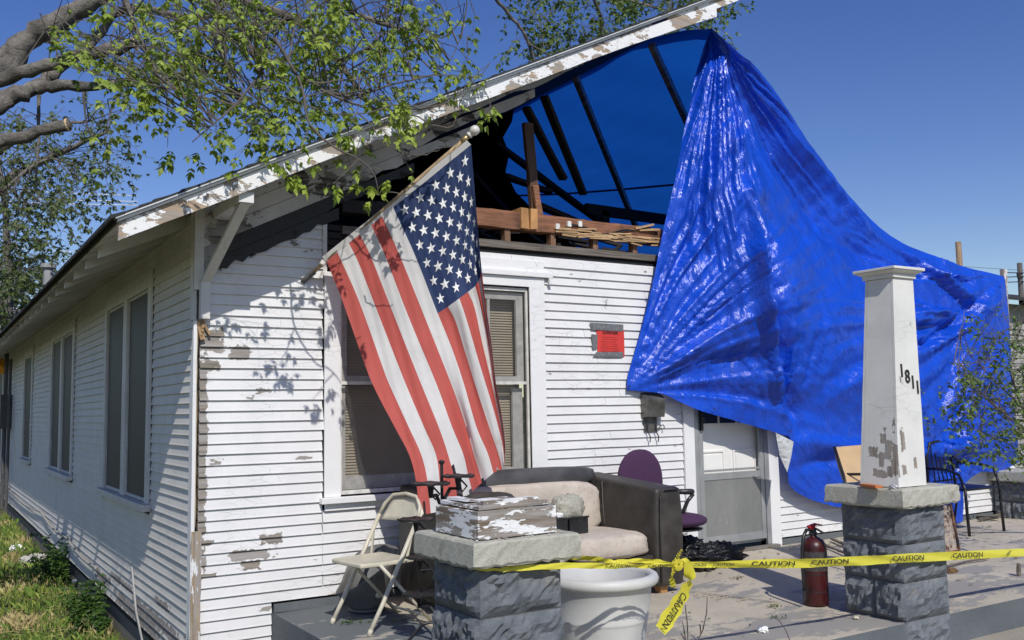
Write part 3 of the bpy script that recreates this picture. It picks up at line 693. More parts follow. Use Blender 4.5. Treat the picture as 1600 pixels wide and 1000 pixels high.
text('DANGER', sg, M_ink, 'lettering', .040, o_, (1, 0, 0), (0, 0, 1), sx=1.1)
def f(m):
    for r in range(7):
        xa = 936+random.uniform(2, 5); xb = 970-random.uniform(0, 8); yy = 526+r*3.6
        a = atY(xa, yy, -.0345); b = atY(xb, yy+.3, -.0345); m.add([(a.x, -.0345, a.z-.0016), (b.x, -.0345, a.z-.0016), (b.x, -.0345, a.z+.0016), (a.x, -.0345, a.z+.0016)], [(0, 1, 2, 3)])
Pb(f, 'print', simple('faded print', (.38, .03, .03), .7, 0, bump=0), sg)
Pb(lambda m: m.tube([atY(945, 470, -.025), atY(949, 468, -.04), atY(947, 474, -.04), atY(948, 479, -.03)], .003, 5), 'nail', M_rope, house)

# ------------------------------------------------------------------ tarp
def poly_at(P, s):
    P = [Vector((a[0], a[1])) for a in P]; L = [0]
    for a, b in zip(P[:-1], P[1:]): L.append(L[-1]+(b-a).length)
    d = s*L[-1]
    for i in range(len(P)-1):
        if d <= L[i+1] or i == len(P)-2:
            t = (d-L[i])/max(1e-9, L[i+1]-L[i]); return P[i].lerp(P[i+1], min(1, max(0, t)))
def crpoly(P, n=8):   # Catmull-Rom densify
    P = [np.array(p, float) for p in P]; Q = [2*P[0]-P[1]]+P+[2*P[-1]-P[-2]]; out = []
    for i in range(1, len(Q)-2):
        for k in range(n):
            t = k/n; a, b, c, d = Q[i-1:i+3]; out.append(.5*((2*b)+(-a+c)*t+(2*a-5*b+4*c-d)*t*t+(-a+3*b-3*c+d)*t**3))
    out.append(P[-1]); return [tuple(p) for p in out]
Lp = crpoly([(1112, 44), (1094, 90), (1076, 170), (1058, 260), (1040, 340), (1022, 430), (1000, 520), (982, 585), (979, 610)])
Rp = crpoly([(1112, 44), (1180, 106), (1240, 186), (1290, 256), (1350, 330), (1402, 374), (1450, 394), (1510, 414), (1569, 428)], 6)+crpoly([(1570, 432), (1578, 500), (1580, 580), (1588, 660), (1592, 715)], 5)
Bp = crpoly([(979, 610), (1012, 612), (1040, 617), (1090, 640), (1150, 658), (1200, 672), (1238, 684)], 5)+crpoly([(1240, 690), (1236, 720), (1232, 755), (1262, 778), (1306, 792)], 5)+crpoly([(1330, 793), (1400, 806), (1470, 818), (1504, 816)], 4)+crpoly([(1506, 790), (1504, 762), (1530, 738), (1560, 738), (1592, 722)], 4)
ctrl = [  # px, py, y (metres)
 (1112, 44, -.12), (1094, 90, -.18), (1076, 170, -.20), (1058, 260, -.17), (1040, 340, -.14), (1022, 430, -.10), (1000, 520, -.07), (979, 610, -.045),
 (1040, 617, -.14), (1090, 640, -.20), (1150, 658, -.19), (1238, 684, -.25), (1235, 755, -.16), (1306, 792, -.16), (1400, 806, -.26), (1504, 816, -.14), (1505, 770, -.14), (1592, 722, -.15), (1545, 735, -.18),
 (1130, 120, -.24), (1150, 220, -.36), (1168, 300, -.52), (1190, 400, -.62), (1196, 480, -.56), (1215, 600, -.38), (1110, 400, -.30), (1100, 500, -.30), (1080, 300, -.24), (1150, 560, -.30), (1060, 560, -.20),
 (1180, 106, .02), (1240, 186, .22), (1290, 256, .34), (1350, 330, .34), (1402, 374, .25), (1450, 394, .16), (1510, 414, .05), (1569, 428, -.06),
 (1250, 350, -.20), (1300, 450, -.30), (1350, 550, -.42), (1300, 650, -.30), (1400, 650, -.34), (1455, 700, -.24), (1450, 500, -.22), (1540, 490, -.10), (1500, 600, -.26), (1578, 560, -.10), (1570, 660, -.24), (1220, 240, -.14), (1400, 440, -.05)]
cx = np.array([(a, b) for a, b, _ in ctrl], float)/300; cy = np.array([c for *_, c in ctrl])
def rk(r): return r
A = np.linalg.norm(cx[:, None]-cx[None], axis=2); n_ = len(cx)
K = np.zeros((n_+3, n_+3)); K[:n_, :n_] = rk(A)+np.eye(n_)*.004; K[:n_, n_] = 1; K[:n_, n_+1:] = cx; K[n_, :n_] = 1; K[n_+1:, :n_] = cx.T
wts = np.linalg.solve(K, np.concatenate([cy, [0, 0, 0]]))
def ydepth(x, y):
    q = np.array([x, y])/300; return float(np.linalg.norm(cx-q, axis=1) @ wts[:n_] + wts[n_] + q @ wts[n_+1:])
def sm(a, b, x): t = min(1, max(0, (x-a)/(b-a))); return t*t*(3-2*t)
def segfold(x, y, pts, w, taper=True):   # ridge along a polyline in survey coordinates
    best = 1e9; bs = 0; n = len(pts)-1; sg_ = 0
    for i in range(n):
        ax, ay = pts[i]; bx, by = pts[i+1]; dx, dy = bx-ax, by-ay; t = min(1, max(0, ((x-ax)*dx+(y-ay)*dy)/(dx*dx+dy*dy)))
        ex, ey = x-ax-t*dx, y-ay-t*dy; d = math.hypot(ex, ey)
        if d < best: best = d; bs = (i+t)/n; sg_ = 1 if dx*ey-dy*ex > 0 else -1
    k = math.exp(-(best/w)**2); return k*(math.sin(math.pi*(.08+.92*bs)) if taper else 1), best*sg_
pins = [  # px, py, angle range (deg, image sense), radial lines, reach px, amplitude m, phase
 (979, 612, -84, 6, 17, 430, .050, .3), (1112, 44, 48, 112, 15, 470, .055, 1.7), (1569, 430, 95, 178, 12, 260, .055, .4),
 (1541, 490, 120, 236, 11, 330, .065, 2.1), (1458, 702, -78, -20, 14, 260, .060, .9), (1236, 684, -118, -62, 16, 240, .026, 2.6), (1458, 702, -18, 40, 7, 150, .06, 3.0), (1300, 790, -170, -60, 14, 190, .014, 1.1)]
folds = [([(1106, 80), (1092, 200), (1066, 330), (1040, 430)], 9, -.030), ([(1119, 90), (1120, 220), (1102, 380)], 8, -.032), ([(1134, 150), (1150, 300), (1138, 430)], 8, -.030), ([(1120, 70), (1150, 200), (1169, 302)], 5, -.045), ([(1112, 60), (1132, 190), (1150, 300)], 6, -.04), ([(1168, 290), (1184, 380), (1194, 480), (1212, 580), (1236, 680)], 10, -.07), ([(1196, 320), (1210, 470), (1232, 600), (1250, 690)], 13, .06),
 ([(1150, 90), (1210, 220), (1290, 350), (1400, 440)], 16, .07), ([(1170, 100), (1260, 240), (1350, 360), (1470, 430)], 9, -.05), ([(1130, 80), (1190, 230), (1260, 380), (1310, 460)], 12, .035),
 ([(1440, 420), (1490, 450), (1541, 490)], 5, -.05), ([(1400, 430), (1470, 470), (1541, 492)], 12, .05), ([(1380, 500), (1460, 490), (1541, 488)], 9, -.035), ([(1541, 490), (1560, 470), (1566, 440)], 6, -.03),
 ([(979, 612), (1060, 560), (1180, 500)], 12, -.03), ([(1000, 600), (1100, 560), (1190, 555)], 9, .03), ([(1450, 710), (1520, 700), (1590, 690)], 16, -.08), ([(1470, 740), (1530, 700), (1590, 660)], 12, .05), ([(1250, 690), (1330, 700), (1440, 705)], 12, -.03), ([(1235, 735), (1280, 720), (1330, 716)], 9, .02)]
_vn = rng.random(4096)
def vn(x, s=0):
    i = math.floor(x); f_ = x-i; f_ = f_*f_*(3-2*f_); k = int(s*37.7) % 997; return _vn[(i+k) % 4096]*(1-f_)+_vn[(i+1+k) % 4096]*f_
def rn(x, s=0): return 1-2*abs(2*vn(x, s)-1)**.8
def wrinkle(x, y):
    w = 0
    for px, py, a0, a1, n, reach, amp, ph in pins:
        dx, dy = x-px, y-py; r = math.hypot(dx, dy)
        if r > reach or r < 1: continue
        a = math.degrees(math.atan2(dy, dx)); m = .5*(a0+a1); h = .5*(a1-a0); da = (a-m+180) % 360-180
        if abs(da) > h+12: continue
        env = sm(h+12, h-6, abs(da)) if False else (1-sm(h-6, h+12, abs(da)))
        q = da/ (2*h)*n + ph + .5*math.sin(r*.012+ph) + .35*math.sin(da*.21+ph*3)
        s = rn(q*1.0+r*.0012*math.sin(ph*9+q), ph)*.9+rn(q*2.3+.004*r, ph+7)*.5+rn(q*5.1, ph+3)*.22
        s *= .6+.9*vn(q*.7+ph*3, 2)
        w -= amp*env*s*min(1, r/60)*(1-sm(reach*.35, reach, r))
    for pts, wd, amp in folds:
        k, _ = segfold(x, y, pts, wd); w += (1.9 if pts[0][0] < 1145 else 3.0)*amp*k
    w += .022*fbm(x*.022+y*.010, y*.012, 2)+.010*fbm(x*.05-y*.03, y*.030, 4)+.006*fbm(x*.09+y*.03, y*.05, 5)+.0035*fbm(x*.21, y*.13+x*.05, 8)
    return w
NU, NV = 190, 200
Lr = [poly_at(Lp, s/NU) for s in range(NU+1)]; Rr = [poly_at(Rp, s/NU) for s in range(NU+1)]; Br = [poly_at(Bp, s/NV) for s in range(NV+1)]
tp = []
for i in range(NU+1):
    s = i/NU
    for j in range(NV+1):
        t_ = j/NV; base = Lr[i].lerp(Rr[i], t_); cor = Br[j]-Lr[-1].lerp(Rr[-1], t_)
        q = base+cor*(s**1.6)
        edge = min(1, min(t_, 1-t_)*14, (1-s)*14) if True else 1
        yy = ydepth(q.x, q.y); P = atY(q.x, q.y, yy); w = wrinkle(q.x, q.y)*(.35+.65*edge)
        # displace outwards from the house, along the sheet's own normal
        P = P + Vector((.25*w, w, -.12*w))
        if P.z < 2.86: P.y = min(P.y, -.050-.006*fbm(P.x*9, P.z*9))
        tp.append(P)
tarp = thing('tarp', 'large wrinkled bright blue plastic tarp draped over the burnt right half of the house', 'tarp', (5.5, -.3, .4))
m = MB(); m.add(tp, [(i*(NV+1)+j, (i+1)*(NV+1)+j, (i+1)*(NV+1)+j+1, i*(NV+1)+j+1) for i in range(NU) for j in range(NV)])
o = m.build('front_sheet', M_tarp, tarp, smooth=True, solid=.0)
# roof part of the tarp, running back from the draped edge over the right slope
edge = [tp[i*(NV+1)+NV] for i in range(0, int(NU*.78))]
ne = len(edge); m = MB(); NB = 26
vs = []
for i, E in enumerate(edge):
    for k in range(NB+1):
        v = k/NB; y = E.y+ (9.5-E.y)*(v**1.5); x = E.x; zn = zrr(x)+.03; b = sm(0, .28, v)
        if E.x < 5.05+.02: zn = zrr(5.05)+.03
        z = E.z*(1-b)+zn*b + .02*fbm(x*3, y*2)*sm(0, .1, v)
        vs.append((x, y, z if x < 10.2 else min(z, E.z)))
m.add(vs, [(i*(NB+1)+k, (i+1)*(NB+1)+k, (i+1)*(NB+1)+k+1, i*(NB+1)+k+1) for i in range(ne-1) for k in range(NB)])
m.build('roof_sheet', M_tarproof, tarp, smooth=True)
m = MB(); m.tube(hp, .016, 5); m.build('hem', simple('navy hem', (.004, .02, .14), .5, bump=0), tarp)
# silver underside flap, eyelets
FL = [(1212, 676), (1240, 690), (1236, 715), (1230, 738), (1218, 712)]
P0 = [atY(a, b, -.46+.02*i) for i, (a, b) in enumerate(FL)]; m = MB(); c = sum(P0, Vector())/5
m.add([c+Vector((0, -.03, 0))]+P0, [(0, 1+i, 1+(i+1) % 5) for i in range(5)]); m.build('silver_flap', M_tarpback, tarp, smooth=True)
for a, b in ((983, 604), (1116, 639), (1234, 674), (1018, 447), (1563, 447)):
    q = atY(a, b, ydepth(a, b)-.035); m = MB(); m.lathe([(.006, 0), (.013, .002), (.013, -.002)], q, 12, ax=(0, -1, 0)); m.build('eyelet', M_rope, tarp)
# post stub the tarp is tied to
q = atY(1570, 428, -.02); tag(Pb(lambda m: m.bar((q.x, 0.0, 2.3), (q.x+.01, 0.0, q.z+.06), .07, .05, (0, 1, 0), seg=3, jit=.006), 'corner_stub', M_corner), 'pale splintered stub at the tarp far right top corner', 'post')

# ------------------------------------------------------------------ flag
fg = thing('flag', 'faded United States flag with fifty stars hanging from a slanted wooden pole by the window', 'flag', (0.9, -.1, 2.4))
TIP = atY(738, 207, -1.0); BASE = atY(482, 432, -.05)
def fl_lerp(a, b, k): return (a[0]+(b[0]-a[0])*k, a[1]+(b[1]-a[1])*k)
FLN = {
0: [(510,408),(535,470),(560,541),(582,600),(616,666),(639,710),(650,752),(655,805)],
1: [(527,394),(560,468),(596,568),(608,600),(638,666),(658,710),(668,752),(673,802)],
2: [(545,380),(562,415),(596,503),(634,600),(662,666),(681,710),(687,752),(692,798)],
3: [(562,366),(580,402),(616,494),(658,600),(685,666),(700,710),(711,752),(715,786)],
4: [(580,352),(602,400),(638,494),(682,600),(706,666),(724,710),(732,745),(738,768)],
5: [(597,338),(625,400),(663,494),(705,600),(728,666),(740,710),(748,735),(753,754)],
6: [(614,324),(649,400),(680,480),(706,544),(725,600),(744,666),(762,708),(771,739)],
7: [(632,310),(665,390),(696,471),(711,500),(728,554),(742,600),(764,666),(779,710),(785,733)],
8: [(649,296),(685,380),(714,456),(728,496),(745,554),(759,600),(774,650),(785,695),(788,726)],
9: [(667,282),(702,370),(727,446),(741,479),(753,534),(768,597),(779,650),(787,692),(789,722)],
10:[(684,268),(716,355),(738,432),(751,479),(761,528),(771,598),(781,650),(788,692),(789,720)],
11:[(701,254),(727,345),(744,424),(755,478),(763,528),(773,598),(782,650),(788,692),(789,718)],
12:[(719,240),(736,330),(749,420),(757,476),(765,529),(774,598),(783,650),(788,692),(789,716)],
13:[(736,226),(743,314),(752,415),(759,474),(767,530),(775,599),(784,650),(789,692),(789,714)]}
FLr = {k: crpoly(v, 5) for k, v in FLN.items()}
NVF = 84
Frow = {k: [poly_at(v, j/NVF) for j in range(NVF+1)] for k, v in FLr.items()}
def ftarget(u, v):     # u 0..13, v 0..1
    k = min(12, int(u)); f_ = u-k; j = v*NVF; j0 = min(NVF-1, int(j)); g_ = j-j0
    a = Frow[k][j0].lerp(Frow[k][j0+1], g_); b = Frow[k+1][j0].lerp(Frow[k+1][j0+1], g_); return a.lerp(b, f_)
yl_v = [0, .17, .33, .52, .70, .88, 1.0]; yl = [-.17, -.30, -.40, -.60, -.80, -.93, -.98]
def fsurf(u, v, off=0.0):
    q = ftarget(u, v); ya = float(np.interp(v, yl_v, yl)); yb = -.99; s = u/13
    y = ya*(1-s)+yb*s
    # gather folds running down the cloth, deepest towards the right edge
    y += (.020+.05*v)*math.sin(u*1.15+v*1.8+.4)*sm(0, .25, v)*(.35+.4*s)*.7 + .022*sm(5, 7.5, u)*sm(.15, .5, v)*math.sin((u-6)*2.2+.8) + .006*math.sin(u*4.1+v*9)*v
    y += .05*math.exp(-((u-4.9)/.35)**2)*sm(.5, .85, v) - .03*math.exp(-((u-5.9)/.8)**2)*sm(.45, .9, v) + .05*sm(8.5, 13, u)*sm(.25, .5, v)
    y += .006*math.sin(v*38+u*1.9)*math.exp(-(u/1.1)**2) + .0035*math.sin(u*9+v*23)
    return atY(q.x, q.y, y-off)
SUB = 5
m = MB(); vs = []; NUF = 13*SUB
for i in range(NUF+1):
    for j in range(NVF+1): vs.append(fsurf(i/SUB, j/NVF))
fs = []; ms = []
for i in range(NUF):
    for j in range(NVF):
        u = (i+.5)/SUB; v = (j+.5)/NVF
        if v > .985 and fbm(u*3, 0) > .5: continue
        if 2.55 < u < 3.4 and v > .93-.02*abs(u-3): pass
        if 2.98 < u < 2.98+(v-.82)*2.6: continue      # torn notch at the fly end
        if .35 < u < .6 and v > .955: continue
        k = int(u); fs.append((i*(NVF+1)+j, (i+1)*(NVF+1)+j, (i+1)*(NVF+1)+j+1, i*(NVF+1)+j+1))
        ms.append(2 if (u > 6 and v < .40) else (0 if k % 2 == 0 else 1))
for mi in (0, 1, 2): m.add([], [])
m.v = [tuple(v) for v in vs]; m.f = fs; m.m = ms
m.build('cloth', [M_fred, M_fwhite, M_fblue], fg, smooth=True)
m = MB()
for r in range(1, 10):
    for c in range(1, 12):
        if (r+c) % 2: continue
        u0 = 6+7*r/10; v0 = .40*c/12; R_ = .0308*13*.95; pts = []
        for k in range(10):
            a = math.pi/2*0+k*math.pi/5; rr = R_ if k % 2 == 0 else R_*.40
            pts.append((u0+rr*math.cos(a), v0+rr*math.sin(a)/13/1.5))
        c0 = fsurf(u0, v0, .004); m.add([c0]+[fsurf(min(13, max(0, a)), max(0, b), .004) for a, b in pts], [(0, 1+k, 1+(k+1) % 10) for k in range(10)])
m.build('stars', M_star, fg)
# header band on the hoist and pole
def hs(k, off): 
    q = fsurf(13*k, 0); d = (TIP-BASE).normalized(); return q+off
pd_ = (TIP-BASE).normalized(); nrm = Vector((-.72, -.1, .68))
m = MB(); m.grid(lambda u, v: fsurf(13*u, 0)+Vector((-.028*v, .012*v, .032*v)), 20, 2); m.build('header_band', M_fwhite, fg, smooth=True)
M_pole = woodmat('varnished pole wood', (.42, .30, .17), (9, 9, 9)); M_ball = simple('pale finial', (.62, .60, .54), .35)
Pb(lambda m: m.tube([BASE, BASE.lerp(TIP, .5)+Vector((0, 0, .008)), TIP], .0145, 12), 'pole', M_pole, fg, smooth=True)
Pb(lambda m: m.tube([TIP-pd_*.10, TIP-pd_*.045], .019, 12), 'ferrule', simple('brass ferrule', (.50, .36, .16), .4, metal=.6), fg, smooth=True)
def f(m):
    m.lathe([(0, -.03), (.024, -.028), (.026, -.012), (.016, -.006), (.022, .0), (.033, .016), (.037, .034), (.033, .052), (.02, .066), (0, .071)], TIP-pd_*.01, 18, ax=pd_)
Pb(f, 'finial', M_ball, fg, smooth=True)
Pb(lambda m: m.tube([fsurf(0, 0)+Vector((-.02, 0, .0)), fsurf(0, 0)+Vector((-.035, .0, -.03))], .022, 10), 'pole_ring', M_ball, fg)
Pb(lambda m: [m.tube([BASE-pd_*.06, BASE+pd_*.06], .022, 10)], 'bracket', simple('bracket metal', (.1, .1, .1), .5), fg)

# ------------------------------------------------------------------ porch pillars
def rock(m, a, b, amp=.022, seed=0):
    x0, y0, z0 = a; x1, y1, z1 = b; g_ = .004; n1, n2 = 15, 9; ox = random.uniform(0, 50)
    def face(P, U, V, Nn, lu, lv):
        def fn(u, v):
            e_ = min(1, min(u, 1-u)*8)**.6*min(1, min(v, 1-v)*6)**.6
            q = P+U*u+V*v; a_ = (q.x+q.y)*8+ox; b_ = q.z*10+ox*.3; h = 1-abs(fbm(a_+.6*fbm(b_, a_, 2), b_, seed))*1.1 + .45*abs(fbm(a_*2.3, b_*2.9+a_, seed+3))
            h = h*.7+.3*round(h*4)/4 + .10*fbm(a_*6, b_*7, 1)
            return q+Nn*(amp*e_*(.15+h))
        m.grid(fn, n1, n2)
    c = [Vector((x0+g_, y0+g_, z0+g_)), Vector((x1-g_, y0+g_, z0+g_)), Vector((x1-g_, y1-g_, z0+g_)), Vector((x0+g_, y1-g_, z0+g_))]
    Z = Vector((0, 0, z1-z0-2*g_))
    for i in range(4):
        p, q = c[i], c[(i+1) % 4]; U = q-p; face(p, U, Z, U.cross(Z).normalized(), 1, 1)
    m.add([p+Z for p in c], [(0, 1, 2, 3)]); m.add(c, [(3, 2, 1, 0)])
def cap_mesh(m, x0, x1, y0, y1, z0, z1, seed):
    # ring profile, rough broken lower edge
    n = 16; P = []
    for (ax, ay), (bx, by) in (((x0, y0), (x1, y0)), ((x1, y0), (x1, y1)), ((x1, y1), (x0, y1)), ((x0, y1), (x0, y0))):
        for i in range(n): P.append((ax+(bx-ax)*i/n, ay+(by-ay)*i/n))
    cx_, cy_ = (x0+x1)/2, (y0+y1)/2; N = len(P); rows = [(z0, .97), (z0+.012, 1.0), (z0+.05, .995), (z1-.035, .99), (z1-.010, .985), (z1, .955), (z1+.006, .5)]
    vs = []
    for ri, (z, k) in enumerate(rows):
        for i, (x, y) in enumerate(P):
            j = .006*fbm(x*31+seed, y*29+z*40, seed); zz = z+(.008*fbm(x*40+seed, y*37, 1) if ri < 2 else .002*fbm(x*20, y*20))
            vs.append((cx_+(x-cx_)*(k+j*1.6), cy_+(y-cy_)*(k+j*1.6), zz))
    fs = [(r*N+i, r*N+(i+1) % N, (r+1)*N+(i+1) % N, (r+1)*N+i) for r in range(len(rows)-1) for i in range(N)]
    m.add(vs, fs+[tuple((len(rows)-1)*N+i for i in range(N)), tuple(reversed(range(N)))])
GRP = 'rock face porch pillars'
def pillar(cx_, cy_, hw, ztop, label, seed, zb=-.24, hc=.44):
    p = thing('porch_pillar', label, 'pillar', (cx_, cy_, zb), GRP)
    z = ztop-.12; i = 0
    while z > zb+.01:
        z0 = z-.243
        x0, x1, y0, y1 = cx_-hw, cx_+hw, cy_-hw, cy_+hw
        if i % 2 == 0:
            bl = [((x0, y0, z0), (x1, y1, z))] if i == 0 else [((x0, y0, z0), (x1, cy_, z)), ((x0, cy_, z0), (x1, y1, z))]
        else: bl = [((x0, y0, z0), (x1, cy_+.02, z)), ((x0, cy_+.02, z0), (x1, y1, z))]
        for k, (a, b) in enumerate(bl):
            m = MB(); rock(m, a, b, .030, seed+i*7+k*3); m.build('block', M_blockgrey, p)
        z = z0; i += 1
    Pb(lambda m: m.box((cx_-hw+.006, cy_-hw+.006, z+.005), (cx_+hw-.006, cy_+hw-.006, ztop-.125)), 'mortar', M_mortar, p)
    m = MB(); cap_mesh(m, cx_-hw-.075, cx_+hw+.075, cy_-hw-.075, cy_+hw+.075, ztop-.12, ztop, seed); m.build('cap', M_cap, p)
    return p
pillar(.855, -2.625, .235, .805, 'truncated rock face pillar topped by a flaking wooden post base, beside the white pot', 3, zb=-.7)
pillar(4.02, -2.63, .235, .860, 'rock face pillar carrying the tall tapered white post with the house number', 11)
q3 = at(1568, 742, 1, -.55)
pillar(q3.x+.85, -.28, .23, q3.z+.0, 'farthest rock face pillar cut by the right edge, in front of white siding', 19, zb=-.01)

# tapered post
post = thing('porch_post', 'tall tapered white wooden porch post with flaking paint and black number 1811', 'post', (3.91, -2.725, .868))
bc, tc, hb, ht, z0, z1 = Vector((3.920, -2.722, .868)), Vector((4.022, -2.705, 2.262)), .148, .110, .868, 2.262
def pc(sx, sy, t, off=0): 
    c = bc.lerp(tc, t); h = hb+(ht-hb)*t+off; return Vector((c.x+sx*h, c.y+sy*h, z0+(z1-z0)*t))
for k, (a, b, nx) in enumerate((((-1, -1), (1, -1), (0, -1)), ((1, -1), (1, 1), (1, 0)), ((1, 1), (-1, 1), (0, 1)), ((-1, 1), (-1, -1), (-1, 0)))):
    m = MB(); nn = 14; vs = []; inn = .018
    for i in range(nn+1):
        t_ = i/nn; p, q = pc(*a, t_), pc(*b, t_); d = (q-p).normalized()
        if k in (1, 3): p, q = p+d*.0205, q-d*.0205
        N_ = Vector((nx[0], nx[1], 0)); w = .0012*fbm(i*1.7+k*5, k)
        vs += [p+N_*w, q+N_*w, q-N_*inn, p-N_*inn]
    fs = [(4*i+a_, 4*i+(a_+1) % 4, 4*i+4+(a_+1) % 4, 4*i+4+a_) for i in range(nn) for a_ in range(4)]
    m.add(vs, fs+[(3, 2, 1, 0), (4*nn, 4*nn+1, 4*nn+2, 4*nn+3)]); m.build('board', M_post, post)
def f(m):
    c = tc; m.box((c.x-.125, c.y-.125, 2.265), (c.x+.125, c.y+.125, 2.292), .001)
    m.hexa([(c.x-.125, c.y-.125, 2.293), (c.x+.125, c.y-.125, 2.293), (c.x+.125, c.y+.125, 2.293), (c.x-.125, c.y+.125, 2.293), (c.x-.165, c.y-.165, 2.315), (c.x+.165, c.y-.165, 2.315), (c.x+.165, c.y+.165, 2.315), (c.x-.165, c.y+.165, 2.315)])
    m.box((c.x-.168, c.y-.168, 2.316), (c.x+.168, c.y+.168, 2.336), .001)
Pb(f, 'post_cap', M_post, post, bevel=.003)
M_num = simple('black house number', (.015, .015, .015), .35, 0, bump=0)
for ch, px, py in (('1', 1409, 580), ('8', 1418, 589), ('1', 1426.5, 598), ('1', 1434, 606)):
    zz = at(px, py, 1, -2.84).z; t_ = (zz-z0)/(z1-z0); yf = (bc.lerp(tc, t_)).y-(hb+(ht-hb)*t_)-.004
    o_ = at(px, py, 1, yf); text(ch, post, M_num, 'numeral', .125, o_, (1, 0, 0), (0, .03, 1), depth=.003, sx=.85)

# old post base left on the near pillar
pb = thing('post_base', 'low box of weathered boards with white flaking paint lying on the near pillar cap', 'wooden base', (.86, -2.62, .81))
X0, X1_, Y0, Y1 = .60, 1.05, -2.885, -2.46
Pb(lambda m: m.box((X0, Y0, .813), (X1_, Y0+.02, .945), .002), 'board', M_postbase, pb, bevel=.002)
Pb(lambda m: m.box((X0, Y0+.021, .813), (X0+.02, Y1, .943), .002), 'board', M_postbase, pb, bevel=.002)
Pb(lambda m: m.box((X1_-.02, Y0+.021, .813), (X1_, Y1, .943), .002), 'board', M_postbase, pb, bevel=.002)
Pb(lambda m: m.box((X0+.021, Y1-.02, .813), (X1_-.021, Y1, .943), .002), 'board', M_postbase, pb)
for a, b, z in (((X0+.02, Y0+.022), (X1_-.022, Y0+.14), .948), ((X0+.022, Y0+.15), (X0+.16, Y1-.01), .950), ((X0+.17, Y0+.145), (X1_-.05, Y1-.02), .944)):
    Pb(lambda m: m.box((a[0], a[1], z), (b[0], b[1], z+.018), .004), 'top_slat', M_postbase, pb, bevel=.002)
Pb(lambda m: m.box((X0+.05, Y0+.03, .968), (X1_-.09, Y0+.10, .985), .006), 'top_slat', M_postbase, pb, bevel=.002)
Pb(lambda m: m.box((X0+.035, Y0+.16, .970), (X0+.10, Y1-.05, .985), .006), 'top_slat', M_postbase, pb, bevel=.002)
def chips(n, fn, s, mat, name, label, cat, kind='stuff'):
    m = MB()
    for i in range(n):
        x, y, z = fn(); a = random.uniform(0, 6.28); k = s*random.uniform(.4, 1.4); dx, dy = math.cos(a)*k, math.sin(a)*k; t_ = random.uniform(-.4, .4)*k
        m.add([(x-dx, y-dy, z), (x+dy*.5, y-dx*.5, z+abs(t_)*.5), (x+dx, y+dy, z+abs(t_)), (x-dy*.4, y+dx*.4, z+.002)], [(0, 1, 2, 3)])
    return tag(m.build(name, mat), label, cat, kind=kind)
chips(26, lambda: (random.uniform(.58, 1.1), random.uniform(-2.92, -2.84), .812), .012, M_star, 'paint_flakes', 'white paint flakes on the near pillar cap', 'paint flakes')

# small things on the tall post's pillar
bx = at(1372, 758, 1, -2.80)
tag(Pb(lambda m: m.bar((3.67, -2.80, .874), (3.74, -2.62, .874), .055, .018, (0, 0, 1)), 'cardboard_packet', simple('orange packet', (.50, .15, .04), .5), bevel=.003), 'flat orange and brown cardboard packet on the pillar cap left of the tall post', 'packet')
def crumple(c, r, mat, name, label, cat, n=12, sc=1.0):
    m = MB()
    def fn(u, v):
        t_, p_ = u*2*math.pi, v*math.pi; d = Vector((math.sin(p_)*math.cos(t_), math.sin(p_)*math.sin(t_), math.cos(p_)*.6))
        return Vector(c)+d*r*(1+.35*fbm(d.x*4*sc+c[0]*9, d.y*4*sc+d.z*5*sc, 3)+.2*fbm(d.x*11, d.y*9, d.z*7))
    m.grid(fn, n*2, n); return tag(m.build(name, mat), label, cat)
crumple((3.735, -2.855, .875), .022, simple('foil wrapper', (.6, .6, .62), .25, metal=.7), 'foil_wrapper', 'crumpled foil wrapper at the foot of the tall post', 'wrapper')

# ------------------------------------------------------------------ sofa
def pillow(m, c, h, n=14, pw=3.2, wr=.0, seed=0):
    c = Vector(c); h = Vector(h)
    def fn(u, v):
        t_, p_ = u*2*math.pi, (v-.5)*math.pi
        def sp(x, e_): return math.copysign(abs(x)**e_, x)
        e1 = 2/pw; d = Vector((sp(math.cos(p_), e1)*sp(math.cos(t_), e1), sp(math.cos(p_), e1)*sp(math.sin(t_), e1), sp(math.sin(p_), e1)))
        w = 1+wr*fbm(d.x*4+seed, d.y*4+d.z*3, seed)
        return c+Vector((d.x*h.x*w, d.y*h.y*w, d.z*h.z*w))
    m.grid(fn, n*3, n)
def leather(name, col, rough=.42):
    t = NT(name); v = t.n('ShaderNodeTexVoronoi', {'Vector': t.pos(), 'Scale': 160.0}).outputs[0]; n = t.noise(5, 5, .6)
    c = t.mix(t.ramp(n, .4, .75), col, tuple(x*1.9+.012 for x in col)); d = t.noise(30, 4, .7); c = t.mix(t.ramp(d, .62, .78, 0, .5), c, (.16, .14, .11))
    return t.fin(c, t.ramp(n, .3, .7, rough, rough+.25), t.bump(t.noise(4, 4), .3, .03, t.bump(v, .2, .002)))
M_leath = leather('worn dark brown leather', (.030, .026, .022))
t = NT('pinkish beige microfibre'); n = t.noise(4, 6, .65); n2 = t.noise(18, 6, .7); c = t.mix(t.ramp(n, .35, .7), (.46, .40, .335), (.57, .505, .43)); c = t.mix(t.ramp(n2, .52, .72, 0, .65), c, (.33, .26, .20))
M_bei = t.fin(c, .9, t.bump(t.noise(9, 5, .6, None, .6), .5, .02, t.bump(n2, .2, .006)))
M_grayvinyl = leather('grey vinyl top roll', (.045, .045, .048), .5)
sofa = thing('sofa', 'worn two tone loveseat, dark leather frame and stained beige cushions, under the front window', 'sofa', (2.45, -.72, 0))
def rb(name, a, b, mat, parent, r=.03, jit=0):
    m = MB(); m.box(a, b, jit); o = m.build(name, mat, parent, smooth=True, bevel=r); o.modifiers['bevel'].segments = 4; return o
rb('base', (1.68, -1.19, .08), (3.12, -.22, .30), M_leath, sofa, .02)
